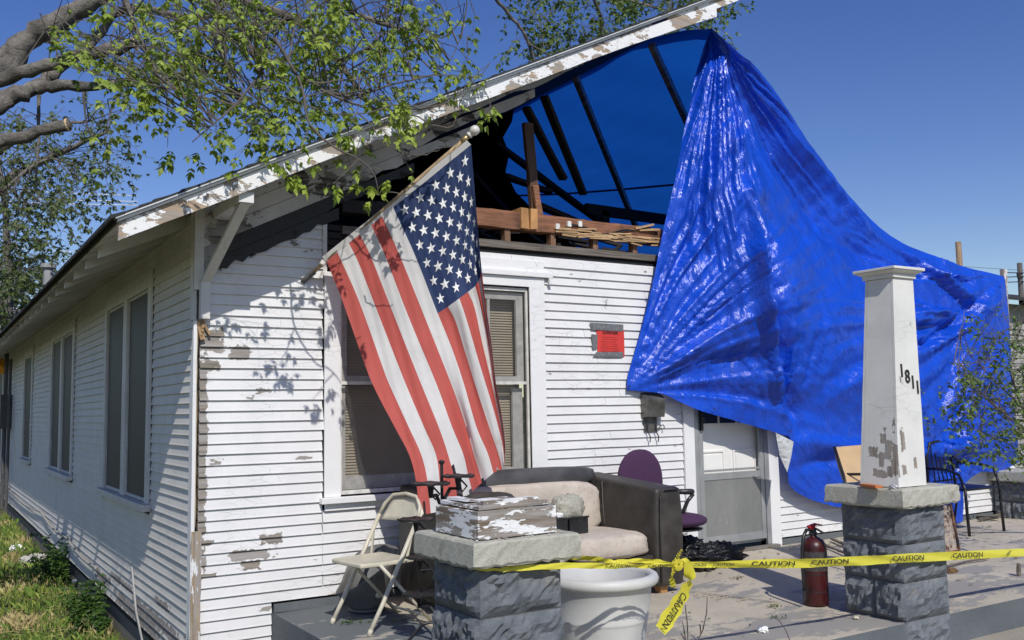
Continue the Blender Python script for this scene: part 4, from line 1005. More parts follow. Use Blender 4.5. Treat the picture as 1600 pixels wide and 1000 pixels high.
for x0, x1, z in ((3.12, 3.385, .80), (1.46, 1.68, .80)):
    m = MB(); vs = []; n = 8
    for i in range(n+1):
        y = -1.23+1.03*i/n; zt = z+.07*(i/n); bul = .012*math.sin(math.pi*i/n)
        vs += [(x0-bul, y, .06), (x1+bul, y, .06), (x1+bul+.015, y, zt*.7), (x1-.01, y, zt), (x0+.0, y, zt), (x0-bul-.01, y, zt*.7)]
    m.add(vs, [(6*i+a_, 6*i+(a_+1) % 6, 6*i+6+(a_+1) % 6, 6*i+6+a_) for i in range(n) for a_ in range(6)]+[tuple(reversed(range(6))), tuple(6*n+i for i in range(6))])
    o = m.build('arm', M_leath, sofa, smooth=True, bevel=.035); o.modifiers['bevel'].segments = 4; o.modifiers['bevel'].angle_limit = math.radians(40)
    m = MB(); m.tube([(x0+.02, -1.245, .10), (x0+.02, -1.25, .5), (x0+.03, -1.25, z-.06), (x0+.06, -1.245, z-.012), (x1-.05, -1.245, z-.012)], .007, 6); m.build('piping', M_leath, sofa, smooth=True)
m = MB(); m.tube([(3.105, -.62, .42), (3.098, -.60, .6), (3.108, -.58, .82)], .004, 5); m.build('seam', simple('seam thread', (.12, .11, .10), .8, bump=0), sofa)
rb('back', (1.68, -.42, .30), (3.12, -.20, .84), M_leath, sofa, .04)
m = MB(); pillow(m, (2.40, -.34, .865), (.78, .13, .075), 10, 4.5, .01); m.build('top_roll', M_grayvinyl, sofa, smooth=True)
m = MB(); pillow(m, (2.40, -.50, .62), (.71, .10, .215), 14, 5, .03, 4); m.build('back_cushion', M_bei, sofa, smooth=True)
for cx_, hx in ((2.75, .365), (2.02, .355)):
    m = MB(); pillow(m, (cx_, -.87, .385), (hx, .36, .095), 16, 4.6, .035, cx_); m.build('seat_cushion', M_bei, sofa, smooth=True)
for x, y in ((3.22, -1.14), (1.55, -1.14), (3.18, -.28), (1.55, -.28)):
    Pb(lambda m: m.hexa([(x-.03, y-.03, .001), (x+.03, y-.03, .001), (x+.03, y+.03, .001), (x-.03, y+.03, .001), (x-.045, y-.045, .08), (x+.045, y-.045, .08), (x+.045, y+.045, .08), (x-.045, y+.045, .08)]), 'foot', M_block, sofa)
# things on the sofa
M_blk = simple('black plastic', (.02, .02, .022), .35, .2, 20, .1)
for k, (x0, x1) in enumerate(((2.22, 2.47), (2.49, 2.66))):
    b_ = thing('organizer_tray', ['wide black plastic tray full of small scrap on the sofa seat', 'narrow empty looking black plastic tray at the right of the sofa seat pair'][k], 'tray', (x0, -.95, .48), 'black trays on the sofa seat')
    def f(m):
        m.box((x0, -.98, .485), (x1, -.97, .60)); m.box((x0, -.72, .485), (x1, -.71, .60)); m.box((x0, -.9695, .485), (x0+.01, -.7205, .60)); m.box((x1-.01, -.9695, .485), (x1, -.7205, .60)); m.box((x0+.0105, -.9695, .485), (x1-.0105, -.7205, .495)); 
    Pb(f, 'tray', M_blk, b_); Pb(lambda m: [m.box((x0-.006, -.987, .597), (x1+.006, -.981, .612)), m.box((x0-.006, -.709, .597), (x1+.006, -.703, .612))], 'rim', M_blk, b_)
tag(Pb(lambda m: m.bar((2.24, -.90, .615), (2.42, -.78, .620), .10, .012), 'cardboard_scrap', simple('brown card', (.40, .28, .17), .8)), 'brown card scrap lying across the wide black tray', 'cardboard')
crumple((2.43, -.93, .625), .03, M_star, 'paper_scrap', 'crumpled white paper on the edge of the wide black tray', 'paper')
crumple((2.33, -.80, .65), .035, M_blk, 'small_cap', 'small dark rounded object on the wide black tray', 'clutter')
t = NT('clear plastic bag'); tb = t.n('ShaderNodeBsdfTransparent', {'Color': (.9, .9, .85)}); mx = t.n('ShaderNodeMixShader', {0: .62, 1: tb.outputs[0], 2: t.p.outputs[0]}); t.t.links.new(mx.outputs[0], t.out.inputs[0]); M_clear = t.fin((.55, .54, .46), .18, t.bump(t.noise(30, 4, .6, None, 1), .8, .02))
m = MB(); pillow(m, (2.60, -.80, .66), (.13, .08, .095), 14, 2.6, .22, 6); tag(m.build('plastic_bag', M_clear, smooth=True), 'clear plastic bag with yellowish top standing behind the narrow black tray', 'plastic bag')
m = MB(); pillow(m, (2.13, -.95, .56), (.055, .05, .09), 10, 2.5, .25, 3); m.tube([(2.10, -.95, .62), (2.04, -.95, .65), (2.0, -.94, .64)], .012, 6); tag(m.build('black_bottle', M_blk, smooth=True), 'small black knobbly object standing left of the wide black tray', 'clutter')
m = MB(); q = at(762, 775, 1, -1.0); pillow(m, (q.x-.02, -1.05, q.z-.045), (.19, .14, .075), 10, 3, .08, 2); tag(m.build('black_cushion', M_leath, smooth=True), 'rounded black pad on the left sofa arm below the flag tip', 'pad')

# purple office chair
M_purp = simple('purple upholstery', (.055, .020, .062), .92, .2, 60, .3, bsc=300, bd=.002)
oc = thing('office_chair', 'purple upholstered office chair with black arms, behind the right sofa arm', 'office chair', (3.95, -.5, 0))
q = at(1000, 742, 1, -.30)
m = MB(); pillow(m, (q.x, -.30, q.z-.075), (.255, .05, .30), 14, 2.25); m.build('backrest', M_purp, oc, smooth=True)
q2 = at(1060, 812, 1, -.50)
m = MB(); pillow(m, (q2.x-.02, -.50, q2.z), (.25, .25, .062), 12, 2.35); m.build('seat', M_purp, oc, smooth=True)
m = MB(); pillow(m, (q2.x, -.50, q2.z-.075), (.2, .2, .02), 8, 2.4); m.build('seat_shell', M_blk, oc, smooth=True)
a0 = at(1083, 768, 1, -.62); 
def f(m):
    m.tube([a0+Vector((-.20, .10, .005)), a0+Vector((-.02, 0, .0)), a0], [.02, .026, .02], 8); m.tube([a0+Vector((-.0, .0, -.02)), a0+Vector((-.05, .02, -.08)), a0+Vector((-.08, .04, -.16)), a0+Vector((-.08, .06, -.26))], .017, 8)
Pb(f, 'armrest', M_blk, oc, smooth=True)
def f(m):
    m.tube([(q2.x, -.5, .05), (q2.x, -.5, q2.z-.09)], .03, 10)
Pb(f, 'pedestal', M_blk, oc)
def f(m):
    m.tube([(q2.x-.25, -.3, q2.z-.06), (q.x, -.24, q2.z+.1), (q.x, -.25, q.z)], .02, 8)
Pb(f, 'back_bracket', M_blk, oc)
for i in range(5):
    a = i*1.257+.3; Pb(lambda m: m.tube([(q2.x, -.5, .10), (q2.x+.24*math.cos(a), -.5+.24*math.sin(a), .05)], [.02, .012], 6), 'base_arm', M_blk, oc); Pb(lambda m: m.lathe([(0, 0), (.022, .002), (.022, .045), (0, .05)], (q2.x+.24*math.cos(a), -.5+.24*math.sin(a), .0), 10), 'castor', M_blk, oc)


# trash bag
M_bag = NT('black bin bag'); b_ = M_bag.bump(M_bag.noise(9, 5, .6, None, 1.5), .9, .05); b_ = M_bag.bump(M_bag.noise(34, 4, .6), .5, .012, b_); M_bag = M_bag.fin((.006, .006, .007), .22, b_)
q = atZ(1108, 888, 0); m = MB(); pillow(m, (4.28, -.48, .085), (.42, .22, .10), 26, 2.3, .22, 1); pillow(m, (4.12, -.40, .15), (.20, .16, .11), 20, 2.1, .35, 5); pillow(m, (4.45, -.5, .11), (.17, .13, .09), 16, 2.1, .35, 8)
tag(m.build('rubbish_bag', M_bag, smooth=True), 'black plastic rubbish bag slumped on the floor before the storm door', 'rubbish bag')

# ------------------------------------------------------------------ folding chair
M_beige = simple('beige enamelled metal', (.56, .52, .40), .38, .12, 9, .05)
fc = thing('folding_chair', 'beige metal folding chair standing sideways by the window at the slab corner', 'folding chair', (.95, -.84, 0))
A0 = Vector((.77, -.61, 0)); B0 = Vector((.84, -1.07, 0)); rr_ = (B0-A0).normalized(); bk = Vector((-rr_.y, rr_.x, 0)); 
if bk.x < 0: bk = -bk
up_ = Vector((0, 0, 1))
def cp_(w, s, z): return A0 + rr_*w + bk*s + up_*z
Wd = (B0-A0).length
for w in (0, Wd):
    Pb(lambda m: m.tube([cp_(w, 0, .012), cp_(w, .10, .18), cp_(w, .24, .44), cp_(w, .38, .70)], .0145, 10), 'leg', M_beige, fc, smooth=True)
    Pb(lambda m: m.tube([cp_(w+(.03 if w == 0 else -.03), .10, .425), cp_(w+(.03 if w == 0 else -.03), .30, .22), cp_(w+(.03 if w == 0 else -.03), .50, .012)], .0115, 10), 'leg', M_beige, fc, smooth=True)
    Pb(lambda m: m.tube([cp_(w, -.003, .0), cp_(w, .012, .035)], .0165, 10), 'foot_cap', M_beige, fc, smooth=True)
    Pb(lambda m: m.bar(cp_(w+(.02 if w == 0 else -.02), .30, .43), cp_(w, .33, .60), .012, .018), 'brace', M_beige, fc)
Pb(lambda m: m.tube([cp_(.0, .38, .70), cp_(.02, .415, .775), cp_(.09, .44, .835), cp_(Wd/2, .45, .85), cp_(Wd-.09, .44, .835), cp_(Wd-.02, .415, .775), cp_(Wd, .38, .70)], .0125, 10), 'back_tube', M_beige, fc, smooth=True)
m = MB(); m.grid(lambda u, v: cp_(.012+(Wd-.024)*u, .375+.065*v + .03*math.sin(math.pi*u), .665+(.165+.0*u)*v - (.10*abs(2*u-1)**4)*v), 12, 5); m.build('backrest', M_beige, fc, smooth=True, solid=.006)
m = MB()
def seatf(u, v):
    cu, cv = 2*u-1, 2*v-1; k = (1-.10*abs(cv)**3*(1 if cv < 0 else .4)); w = Wd/2 + cu*(Wd/2-.03)*k; s = .17+cv*.205
    return cp_(w, s, .442 - .012*max(0, 1-cu*cu-cv*cv) )
m.grid(seatf, 14, 14); o = m.build('seat', M_beige, fc, smooth=True); md = o.modifiers.new('solid', 'SOLIDIFY'); md.thickness = .028; md.offset = -1
bv = o.modifiers.new('bevel', 'BEVEL'); bv.width = .008; bv.segments = 3; bv.limit_method = 'ANGLE'
Pb(lambda m: m.tube([cp_(.03, .47, .05), cp_(Wd-.03, .47, .05)], .009, 8), 'crossbar', M_beige, fc)

# grey scuttle shaped bin under the chair
M_scut = simple('dull grey metal', (.12, .12, .115), .6, .25, 9, .15)
sc_ = thing('scuttle', 'dull grey scuttle shaped bin on the slab beneath the folding chair', 'bin', (1.13, -.36, 0))
m = MB(); C0 = Vector((1.14, -.34, .0))
def scf(u, v):
    a = u*2*math.pi; h = .30+.15*math.cos(a-.3)-.03*math.cos(2*a); z = .02+(h-.02)*v; r = .115+.13*(z/.4)**1.3
    lip = .10*max(0, math.cos(a-math.pi-.2))**3*v
    return C0+Vector((math.cos(a)*(r+lip), math.sin(a)*r*.85, z+lip*.25))
m.grid(scf, 40, 10); m.build('body', M_scut, sc_, smooth=True, solid=.006)
Pb(lambda m: m.lathe([(0, .004), (.12, .003), (.135, .01), (.12, .022), (0, .022)], C0, 28), 'base', M_scut, sc_, smooth=True)
Pb(lambda m: m.lathe([(0, 0), (.022, 0), (.022, .012), (.014, .018), (0, .018)], C0+Vector((.03, -.125, .12)), 14, ax=(0, -1, .2)), 'knob', M_beige, sc_)

# black iron plant stand
M_iron = simple('black wrought iron', (.012, .012, .013), .5, .2, 20, .2)
ps = thing('plant_stand', 'black wrought iron stand with round plates on a central rod behind the near pillar', 'plant stand', (1.09, -1.6, 0))
rx, ry = 1.09, -1.6; rt = at(690, 722, 1, ry)
Pb(lambda m: [m.tube([(rx, ry, .05), (rt.x, ry, rt.z)], .010, 8), m.lathe([(0, 0), (.016, 0), (.020, .012), (.012, .022), (0, .022)], (rt.x, ry, rt.z-.01), 12)], 'rod', M_iron, ps)
for (px, py, y, r) in ((716, 745, -1.66, .10), (673, 757, -1.70, .115), (650, 813, -1.60, .105), (656, 872, -1.55, .08), (655, 929, -1.45, .10)):
    c = at(px, py, 1, y)
    def f(m):
        n = 22; vs = [c]; 
        for k in range(n): a = 2*math.pi*k/n; r_ = r*(1+.08*math.sin(5*a)+.04*math.sin(9*a)); vs.append(c+Vector((math.cos(a)*r_, math.sin(a)*r_, .006+.004*math.sin(7*a))))
        m.add(vs, [(0, 1+k, 1+(k+1) % n) for k in range(n)])
    Pb(f, 'plate', M_iron, ps, solid=.012)
    Pb(lambda m: [m.tube([c+Vector((0, 0, -.008)), c+Vector((0, 0, -.07)), (c*.5+Vector((rx, ry, c.z-.14))*.5), (rx, ry, c.z-.16)], [.022, .014, .012, .012], 8), m.tube([c+Vector((.02, 0, -.02)), c+Vector((.06, 0, -.06)), c+Vector((.03, 0, -.09)), c+Vector((0, 0, -.06))], .006, 6)], 'scroll_arm', M_iron, ps)
for i in range(3):
    a = i*2.094+.6; Pb(lambda m: m.tube([(rx, ry, .16), (rx+.12*math.cos(a), ry+.12*math.sin(a), .14), (rx+.24*math.cos(a), ry+.24*math.sin(a), .012)], .010, 8), 'leg', M_iron, ps)

# ------------------------------------------------------------------ pot
t = NT('pale plastic pot'); n = t.noise(5, 5); c = t.mix(t.ramp(n, .35, .75), (.60, .60, .58), (.50, .50, .48)); c = t.mix(t.ramp(t.noise(30, 5, .7), .6, .8, 0, .4), c, (.36, .36, .35)); M_pot = t.fin(c, .5, t.bump(t.noise(120, 2), .08, .002))
pt = thing('plant_pot', 'large empty off white plastic plant pot with a rolled rim between the two near pillars', 'plant pot', (1.735, -2.33, 0))
R0 = .325
Pb(lambda m: m.lathe([(.235, .003), (.24, .02), (.262, .20), (.268, .215), (.272, .222), (.270, .232), (.282, .30), (.292, .405), (.300, .412), (R0-.004, .415), (R0+.006, .425), (R0+.010, .445), (R0+.002, .465), (R0-.018, .476), (R0-.04, .470), (.278, .45), (.272, .38), (.25, .22), (.23, .15)], (1.735, -2.33, 0), 64), 'pot', M_pot, pt, smooth=True)
Pb(lambda m: m.lathe([(.001, .17), (.12, .175), (.235, .165)], (1.735, -2.33, 0), 30), 'soil', M_soil, pt)

# ------------------------------------------------------------------ fire extinguisher
fe = thing('fire_extinguisher', 'dirty dark red fire extinguisher with black hose standing left of the tall post pillar', 'fire extinguisher', (3.80, -2.13, 0))
M_fred2 = simple('dirty red enamel', (.050, .007, .008), .4, .5, 7, .15); ex, ey = 3.80, -2.13
k = .088
Pb(lambda m: m.lathe([(0, .004), (k-.006, .004), (k, .015), (k, .40), (k-.004, .425), (k-.02, .452), (k-.05, .47), (.026, .478), (.022, .50)], (ex, ey, 0), 36), 'cylinder', M_fred2, fe, smooth=True)
Pb(lambda m: m.lathe([(.03, .492), (.03, .505), (.024, .51), (.024, .535), (0, .54)], (ex, ey, 0), 18), 'valve', M_rope, fe)
Pb(lambda m: m.lathe([(k+.0015, .245), (k+.0015, .38)], (ex, ey, 0), 36), 'label', simple('dark label', (.055, .05, .05), .5, .5, 40), fe, smooth=True)
M_rd = simple('red lever', (.45, .02, .03), .35)
Pb(lambda m: [m.bar((ex-.05, ey, .548), (ex+.03, ey, .562), .022, .014), m.bar((ex+.03, ey, .562), (ex+.115, ey+.02, .545), .02, .010), m.box((ex-.035, ey-.014, .53), (ex+.01, ey+.014, .556))], 'handle', M_rd, fe)
Pb(lambda m: m.bar((ex+.02, ey, .535), (ex+.13, ey+.02, .49), .02, .008), 'lever', M_rope, fe)
Pb(lambda m: m.tube([(ex-.02, ey, .525), (ex-.08, ey-.01, .53), (ex-.125, ey-.02, .49), (ex-.145, ey-.02, .40), (ex-.148, ey-.02, .28), (ex-.145, ey-.02, .18), (ex-.143, ey-.02, .12)], .012, 8), 'hose', M_blk, fe, smooth=True)
Pb(lambda m: m.tube([(ex-.143, ey-.02, .12), (ex-.142, ey-.02, .05)], [.014, .010], 8), 'nozzle', M_rope, fe)
Pb(lambda m: [m.lathe([(k+.002, z), (k+.002, z+.006)], (ex, ey, 0), 30) for z in (.10, .22)], 'band', M_rope, fe)

# ------------------------------------------------------------------ patio chair and tan chair, framed board
M_wire = simple('black tube', (.015, .014, .014), .4, .2, 12, .1)
pch = thing('patio_chair', 'black metal patio armchair with spindle back, right of the tall post', 'armchair', (8.05, -.6, 0))
def PT(px, py, y): return at(px, py, 1, y)
yf_, yb_ = -.82, -.30
Pb(lambda m: m.tube([PT(1446, 732, yb_), PT(1478, 733, -.5), PT(1498, 742, -.7), PT(1508, 765, yf_), PT(1511, 800, yf_), PT(1515, 838, yf_)], .016, 8), 'arm', M_wire, pch, smooth=True)
Pb(lambda m: m.tube([PT(1487, 712, yb_-.02), PT(1500, 722, -.4), PT(1530, 725, -.6), PT(1552, 730, -.75), PT(1561, 755, yf_), PT(1565, 795, yf_), PT(1569, 830, yf_)], .016, 8), 'arm', M_wire, pch, smooth=True)
Pb(lambda m: m.tube([PT(1450, 760, yb_+.02), PT(1448, 715, yb_), PT(1452, 692, yb_), PT(1466, 689, yb_), PT(1480, 700, yb_), PT(1488, 725, yb_), PT(1494, 765, yb_-.02)], .014, 8), 'back_frame', M_wire, pch, smooth=True)
for i in range(6):
    Pb(lambda m: m.tube([PT(1453+i*6, 693+i*i*.3, yb_), PT(1457+i*6.3, 724, yb_-.02), PT(1462+i*6.4, 753, yb_-.01)], .007, 6), 'spindle', M_wire, pch)
Pb(lambda m: m.tube([PT(1458, 753, yb_), PT(1496, 748, yb_)], .009, 6), 'back_rail', M_wire, pch)
def f(m):
    a, b, c, d = PT(1459, 766, yb_-.02), PT(1500, 762, yb_-.02), PT(1560, 759, yf_), PT(1506, 766, yf_); z = (c.z+d.z)/2
    m.hexa([(d.x, d.y, z-.02), (c.x, c.y, z-.02), (b.x, b.y, z-.02), (a.x, a.y, z-.02), (d.x, d.y, z), (c.x, c.y, z), (b.x, b.y, z), (a.x, a.y, z)])
Pb(f, 'seat', M_wire, pch)
for px in (1462, 1497): 
    q = PT(px, 765, yb_); Pb(lambda m: m.tube([q, (q.x-.03, yb_+.06, .01)], .013, 8), 'leg', M_wire, pch)
tc_ = thing('sling_chair', 'tan sling backed patio chair half hidden behind the tall post', 'armchair', (5.3, -1.3, 0))
M_tan = simple('tan sling fabric', (.52, .36, .20), .8, .08, 6, .1)
ys = -1.15; a = PT(1303, 699, ys); b = PT(1350, 695, ys); c = PT(1360, 760, ys-.25); d = PT(1322, 762, ys-.25)
m = MB(); m.grid(lambda u, v: a.lerp(b, u).lerp(d.lerp(c, u), v)+Vector((.03*math.sin(v*3.1), .04*math.sin(v*3.1), 0)), 6, 10); m.build('sling', M_tan, tc_, smooth=True, solid=.01)
Pb(lambda m: m.tube([a+Vector((-.006, -.01, .005)), a.lerp(d, .3)+Vector((.01, .0, 0)), a.lerp(d, .7)+Vector((.014, .0, 0)), d+Vector((0, 0, 0)), (d.x-.05, d.y-.1, .01)], .014, 8), 'frame', M_wire, tc_, smooth=True)
Pb(lambda m: m.tube([b+Vector((.01, 0, .005)), c, (c.x+.05, c.y-.1, .01)], .014, 8), 'frame', M_wire, tc_, smooth=True)
Pb(lambda m: m.tube([PT(1316, 741, ys-.1), PT(1345, 741, ys-.25), PT(1380, 742, ys-.4)], .012, 8), 'arm', M_wire, tc_)
Pb(lambda m: m.hexa([d+Vector((0, 0, -.02)), c+Vector((0, 0, -.02)), c+Vector((.1, -.4, -.04)), d+Vector((.1, -.4, -.04)), d, c, c+Vector((.1, -.4, -.0)), d+Vector((.1, -.4, -.0))]), 'seat', M_tan, tc_)
a = PT(1476, 792, -1.35); b = PT(1496, 832, -1.35)
fr = thing('framed_board', 'brown mottled framed board leaning behind the tall post pillar', 'framed board', (a.x, -1.35, 0))
Pb(lambda m: m.hexa([(a.x-.2, -1.35, .005), (b.x-.012, -1.35, .005), (b.x-.012, -1.33, .005), (a.x-.2, -1.33, .005), (a.x-.2, -1.29, a.z), (b.x-.012, -1.29, a.z), (b.x-.012, -1.27, a.z), (a.x-.2, -1.27, a.z)]), 'board', peel('mottled board', lvl=.5, sc=14, wood=(.12, .06, .035), paint=(.40, .33, .27)), fr)
Pb(lambda m: m.bar((b.x, -1.352, .004), (b.x, -1.285, a.z+.01), .024, .03), 'frame', M_beam, fr); Pb(lambda m: m.bar((a.x-.2, -1.352, .012), (b.x-.0125, -1.352, .012), .02, .02), 'frame', M_beam, fr)

# ------------------------------------------------------------------ caution tape
t = NT('yellow caution tape'); tl = t.n('ShaderNodeBsdfTranslucent', {'Color': (.9, .75, .02)}); mx = t.n('ShaderNodeMixShader', {0: .35, 1: t.p.outputs[0], 2: tl.outputs[0]}); t.t.links.new(mx.outputs[0], t.out.inputs[0])
M_yel = t.fin((.86, .80, .09), .30, t.bump(t.noise(22, 4, .6, None, .8), .35, .01))
tape = thing('caution_tape', 'yellow caution tape stretched between the pillars and knotted beside the white pot', 'caution tape', (1.8, -2.93, .5))
def ribbon(pts, w, name, tw=None, fold=0, n=70):
    P = [np.array(p) for p in pts]; Q = crpoly([tuple(p) for p in P], 14); N = len(Q); vs = []; C = []
    for i, q in enumerate(Q):
        s = i/(N-1); d = np.array(Q[min(N-1, i+1)])-np.array(Q[max(0, i-1)]); d /= np.linalg.norm(d)
        a = tw(s) if tw else 0; up = Vector((0, -math.sin(a), math.cos(a))); dv = Vector(d); up = (up-dv*up.dot(dv)).normalized(); nn = dv.cross(up)
        ww = (w(s) if callable(w) else w)/2; q = Vector(q)
        for k in range(5):
            c = (k-2)/2; vs.append(q+up*ww*c + nn*(.006*math.cos(c*2.2+s*40)*1+.003*fbm(s*60, c*2)))
    m = MB(); m.add(vs, [(5*i+k, 5*i+5+k, 5*i+6+k, 5*i+1+k) for i in range(N-1) for k in range(4)]); return m.build(name, M_yel, tape, smooth=True), Q
yk = -2.93
KN = at(1056, 882, 1, yk)
right = [KN, at(1130, 882, 1, yk), at(1250, 880, 1, yk), at(1330, 877, 1, yk), at(1400, 873, 1, -2.915), at(1480, 869, 1, -2.915), at(1600, 863, 1, -2.88), at(1720, 858, 1, -2.8), Vector((9.5, -2.7, .30)), Vector((15, -2.6, .45))]
M_txt = simple('dark tape lettering', (.03, .035, .02), .5, 0, bump=0)
ribbon(right, lambda s: .026+.030*sm(0, .25, s), 'tape_run', tw=lambda s: .25*math.sin(s*7))
left1 = [KN, at(1000, 884, 1, yk), at(940, 884, 1, yk), at(880, 884, 1, yk), at(810, 888, 1, -2.90), at(775, 890, 1, -2.89), at(740, 889, 1, -2.885)]
ribbon(left1, lambda s: .024+.012*math.sin(s*3.1)-.014*s, 'tape_run', tw=lambda s: .5*math.sin(s*9))
left2 = [KN+Vector((0, .01, .005)), at(1000, 876, 1, yk+.02), at(960, 878, 1, yk+.03), at(930, 873, 1, -2.8), at(895, 871, 1, -2.6), at(870, 872, 1, -2.45)]
ribbon(left2, .024, 'tape_run', tw=lambda s: .8*math.sin(s*11+1))
def tword(px, py, y, px2, py2, size, word='CAUTION', flip=1, sx=1.0, sh=0):
    a = at(px, py, 1, y); b = at(px2, py2, 1, y); X = b-a; text(word, tape, M_txt, 'lettering', size, (a+b)/2+Vector((0, -.011, 0)), X, (0, 0, flip), sx=sx, depth=.0003, shear=sh)
for a, b, y, sz, w in ((1175, 1238, yk, .034, 'CAUTION'), (1268, 1322, yk, .038, 'CAUTION'), (1394, 1440, -2.925, .046, 'CAUTION'), (1488, 1532, -2.92, .046, 'CAUTION')):
    yy = lambda p: np.interp(p, [1056, 1250, 1400, 1480, 1600], [882, 880, 873, 869, 863]); L_ = (at(b, 880, 1, y)-at(a, 880, 1, y)).length
    tword(a, yy(a), y, b, yy(b), sz, w, sx=L_/(sz*4.15))
for a in (1066, 1110, 945, 1010):
    tword(a, (882 if a > 1056 else 884), yk, a+36, (882 if a > 1056 else 884), .022, 'CAUTION', sx=1.6, sh=.2)
text('//', tape, M_txt, 'lettering', .05, at(1575, 864.5, 1, -2.915), (1, 0, -.06), (0, 0, 1), sx=1.4, shear=.6)
# knot and hanging tail
def f(m):
    for i in range(5):
        a = i*1.3; pts = [KN+Vector((.022*math.cos(a+k*1.1), -.012+.012*math.sin(a*2+k), .022*math.sin(a+k*1.1))) for k in range(7)]
        for p, q in zip(pts[:-1], pts[1:]): m.bar(p, q, .022, .004, (0, 1, .3), seg=1)
Pb(f, 'knot', M_yel, tape)
ribbon([KN, at(1060, 868, 1, yk-.02), at(1066, 858, 1, yk-.03)], lambda s: .028-.008*s, 'tape_loop', tw=lambda s: 1.0)
ribbon([KN, KN+Vector((.045, -.03, .012)), at(1078, 905, 1, yk-.03), at(1070, 925, 1, yk-.03), at(1052, 955, 1, yk-.03), at(1032, 985, 1, yk-.03)], lambda s: .03+.065*sm(.1, .6, s)-.02*sm(.85, 1, s), 'tape_tail', tw=lambda s: .25*math.sin(s*4))
ribbon([KN, at(1050, 900, 1, yk-.01), at(1052, 918, 1, yk-.01)], .03, 'tape_tail', tw=lambda s: .5*s)
a = at(1066, 929, 1, yk-.045); b = at(1036, 977, 1, yk-.045); X = b-a
text('CAUTION', tape, M_txt, 'lettering', .062, (a+b)/2+Vector((0, -.012, 0)), X, X.cross(Vector((0, 1, 0)))*-1 if False else (X.z*-1, 0, X.x) , sx=X.length/(.062*4.15))


# ------------------------------------------------------------------ leaves and trees
def leafmat(name, a, b, trans=.35):
    t = NT(name); n = t.noise(2.3, 3); n2 = t.noise(21, 2); f_ = t.math('ADD', t.math('MULTIPLY', n, .5), t.math('MULTIPLY', n2, .5))
    c = t.mix(t.ramp(f_, .38, .62), a, b); t.fin(c, .5, None)
    tl = t.n('ShaderNodeBsdfTranslucent', {'Color': c}); mx = t.n('ShaderNodeMixShader', {0: trans, 1: t.p.outputs[0], 2: tl.outputs[0]}); t.t.links.new(mx.outputs[0], t.out.inputs[0]); return t.mat
M_leafA = leafmat('spring leaf', (.13, .22, .02), (.40, .50, .07)); M_leafB = leafmat('far leaf', (.07, .11, .025), (.15, .20, .05)); M_leafW = leafmat('weed leaf', (.035, .085, .014), (.09, .17, .025))
t = NT('grey bark'); n = t.noise(6, 6, .65); n2 = t.noise(40, 5, .7); c = t.mix(t.ramp(n, .35, .68), (.11, .10, .085), (.30, .275, .235)); c = t.mix(t.ramp(n2, .5, .75, 0, .6), c, (.06, .052, .045)); M_bark = t.fin(c, .9, t.bump(t.noise(9, 6, .7, t.pos((1, 1, 1)), .8), .9, .05, t.bump(n2, .8, .02)))
M_twig = simple('twig bark', (.11, .095, .08), .9, .3, 20, 0); M_cut = simple('fresh cut wood', (.62, .46, .28), .8, .1, 20)
def rvec(s=1.0): return Vector((random.gauss(0, s), random.gauss(0, s), random.gauss(0, s)))
class Leaves:
    def __init__(s): s.v = []; s.f = []
    def leaflet(s, p, d, n, L, w):
        side = d.cross(n).normalized(); b = len(s.v); tip = p+d*L-n*L*.15; mid = p+d*L*.42
        s.v += [p, mid+side*w-n*w*.35, tip, mid-side*w-n*w*.35, mid+n*w*.12]; s.f += [(b, b+1, b+4), (b+1, b+2, b+4), (b+2, b+3, b+4), (b+3, b, b+4)]
    def leaf(s, p, d, L, k=3, wk=.30):   # drooping compound leaf
        d = (d+Vector((0, 0, -.55))+rvec(.25)).normalized(); n = (Vector((random.gauss(0, .4), random.gauss(-.3, .4), 1))).normalized(); side = d.cross(n).normalized()
        if k == 1: s.leaflet(p, d, n, L, L*wk); return
        q = p+d*L*.6
        s.leaflet(q+d*L*.25, d, n, L, L*wk)
        for sg_ in (-1, 1):
            s.leaflet(q+d*L*.15, (d*.55+side*sg_*.85-n*.2).normalized(), n, L*.85, L*wk*.9)
            if k >= 5: s.leaflet(q-d*L*.25, (d*.45+side*sg_*.9-n*.2).normalized(), n, L*.7, L*wk*.8)
    def build(s, name, mat, parent): 
        m = MB(); m.v = [tuple(v) for v in s.v]; m.f = s.f; m.m = [0]*len(s.f); o = m.build(name, mat, parent); o['kind'] = 'stuff'; return o
def limb_path(pts):   # (px, py, y, r)
    P = [(*at(a, b, 1, y), r) for a, b, y, r in pts]; Q = crpoly(P, 6); return [Vector(q[:3])+rvec(q[3]*.16) for q in Q], [max(.002, q[3]*.82*random.uniform(.9, 1.12)) for q in Q]
def twig(mb, lv, p, d, L, r, nl, lsz, k, droop=.5, sub=2, wk=.30):
    pts = [p]; n = 6; q = p.copy(); d = d.normalized()
    for i in range(n):
        d = (d+rvec(.22)+Vector((0, 0, -droop*.16))).normalized(); q = q+d*L/n; pts.append(q.copy())
        if i >= 1 and sub and random.random() < .55: twig(mb, lv, q.copy(), (d+rvec(.7)), L*random.uniform(.35, .6), r*.55, max(1, int(nl*.5)), lsz, k, droop, sub-1, wk)
    mb.tube(pts, [r*(1-.75*i/n) for i in range(n+1)], 4, cap=False)
    for i in range(nl):
        t_ = random.uniform(.25, 1); j = min(n-1, int(t_*n)); a = pts[j].lerp(pts[j+1], t_*n-j); lv.leaf(a, (d+rvec(.8)).normalized(), lsz*random.uniform(.7, 1.25), k, wk)

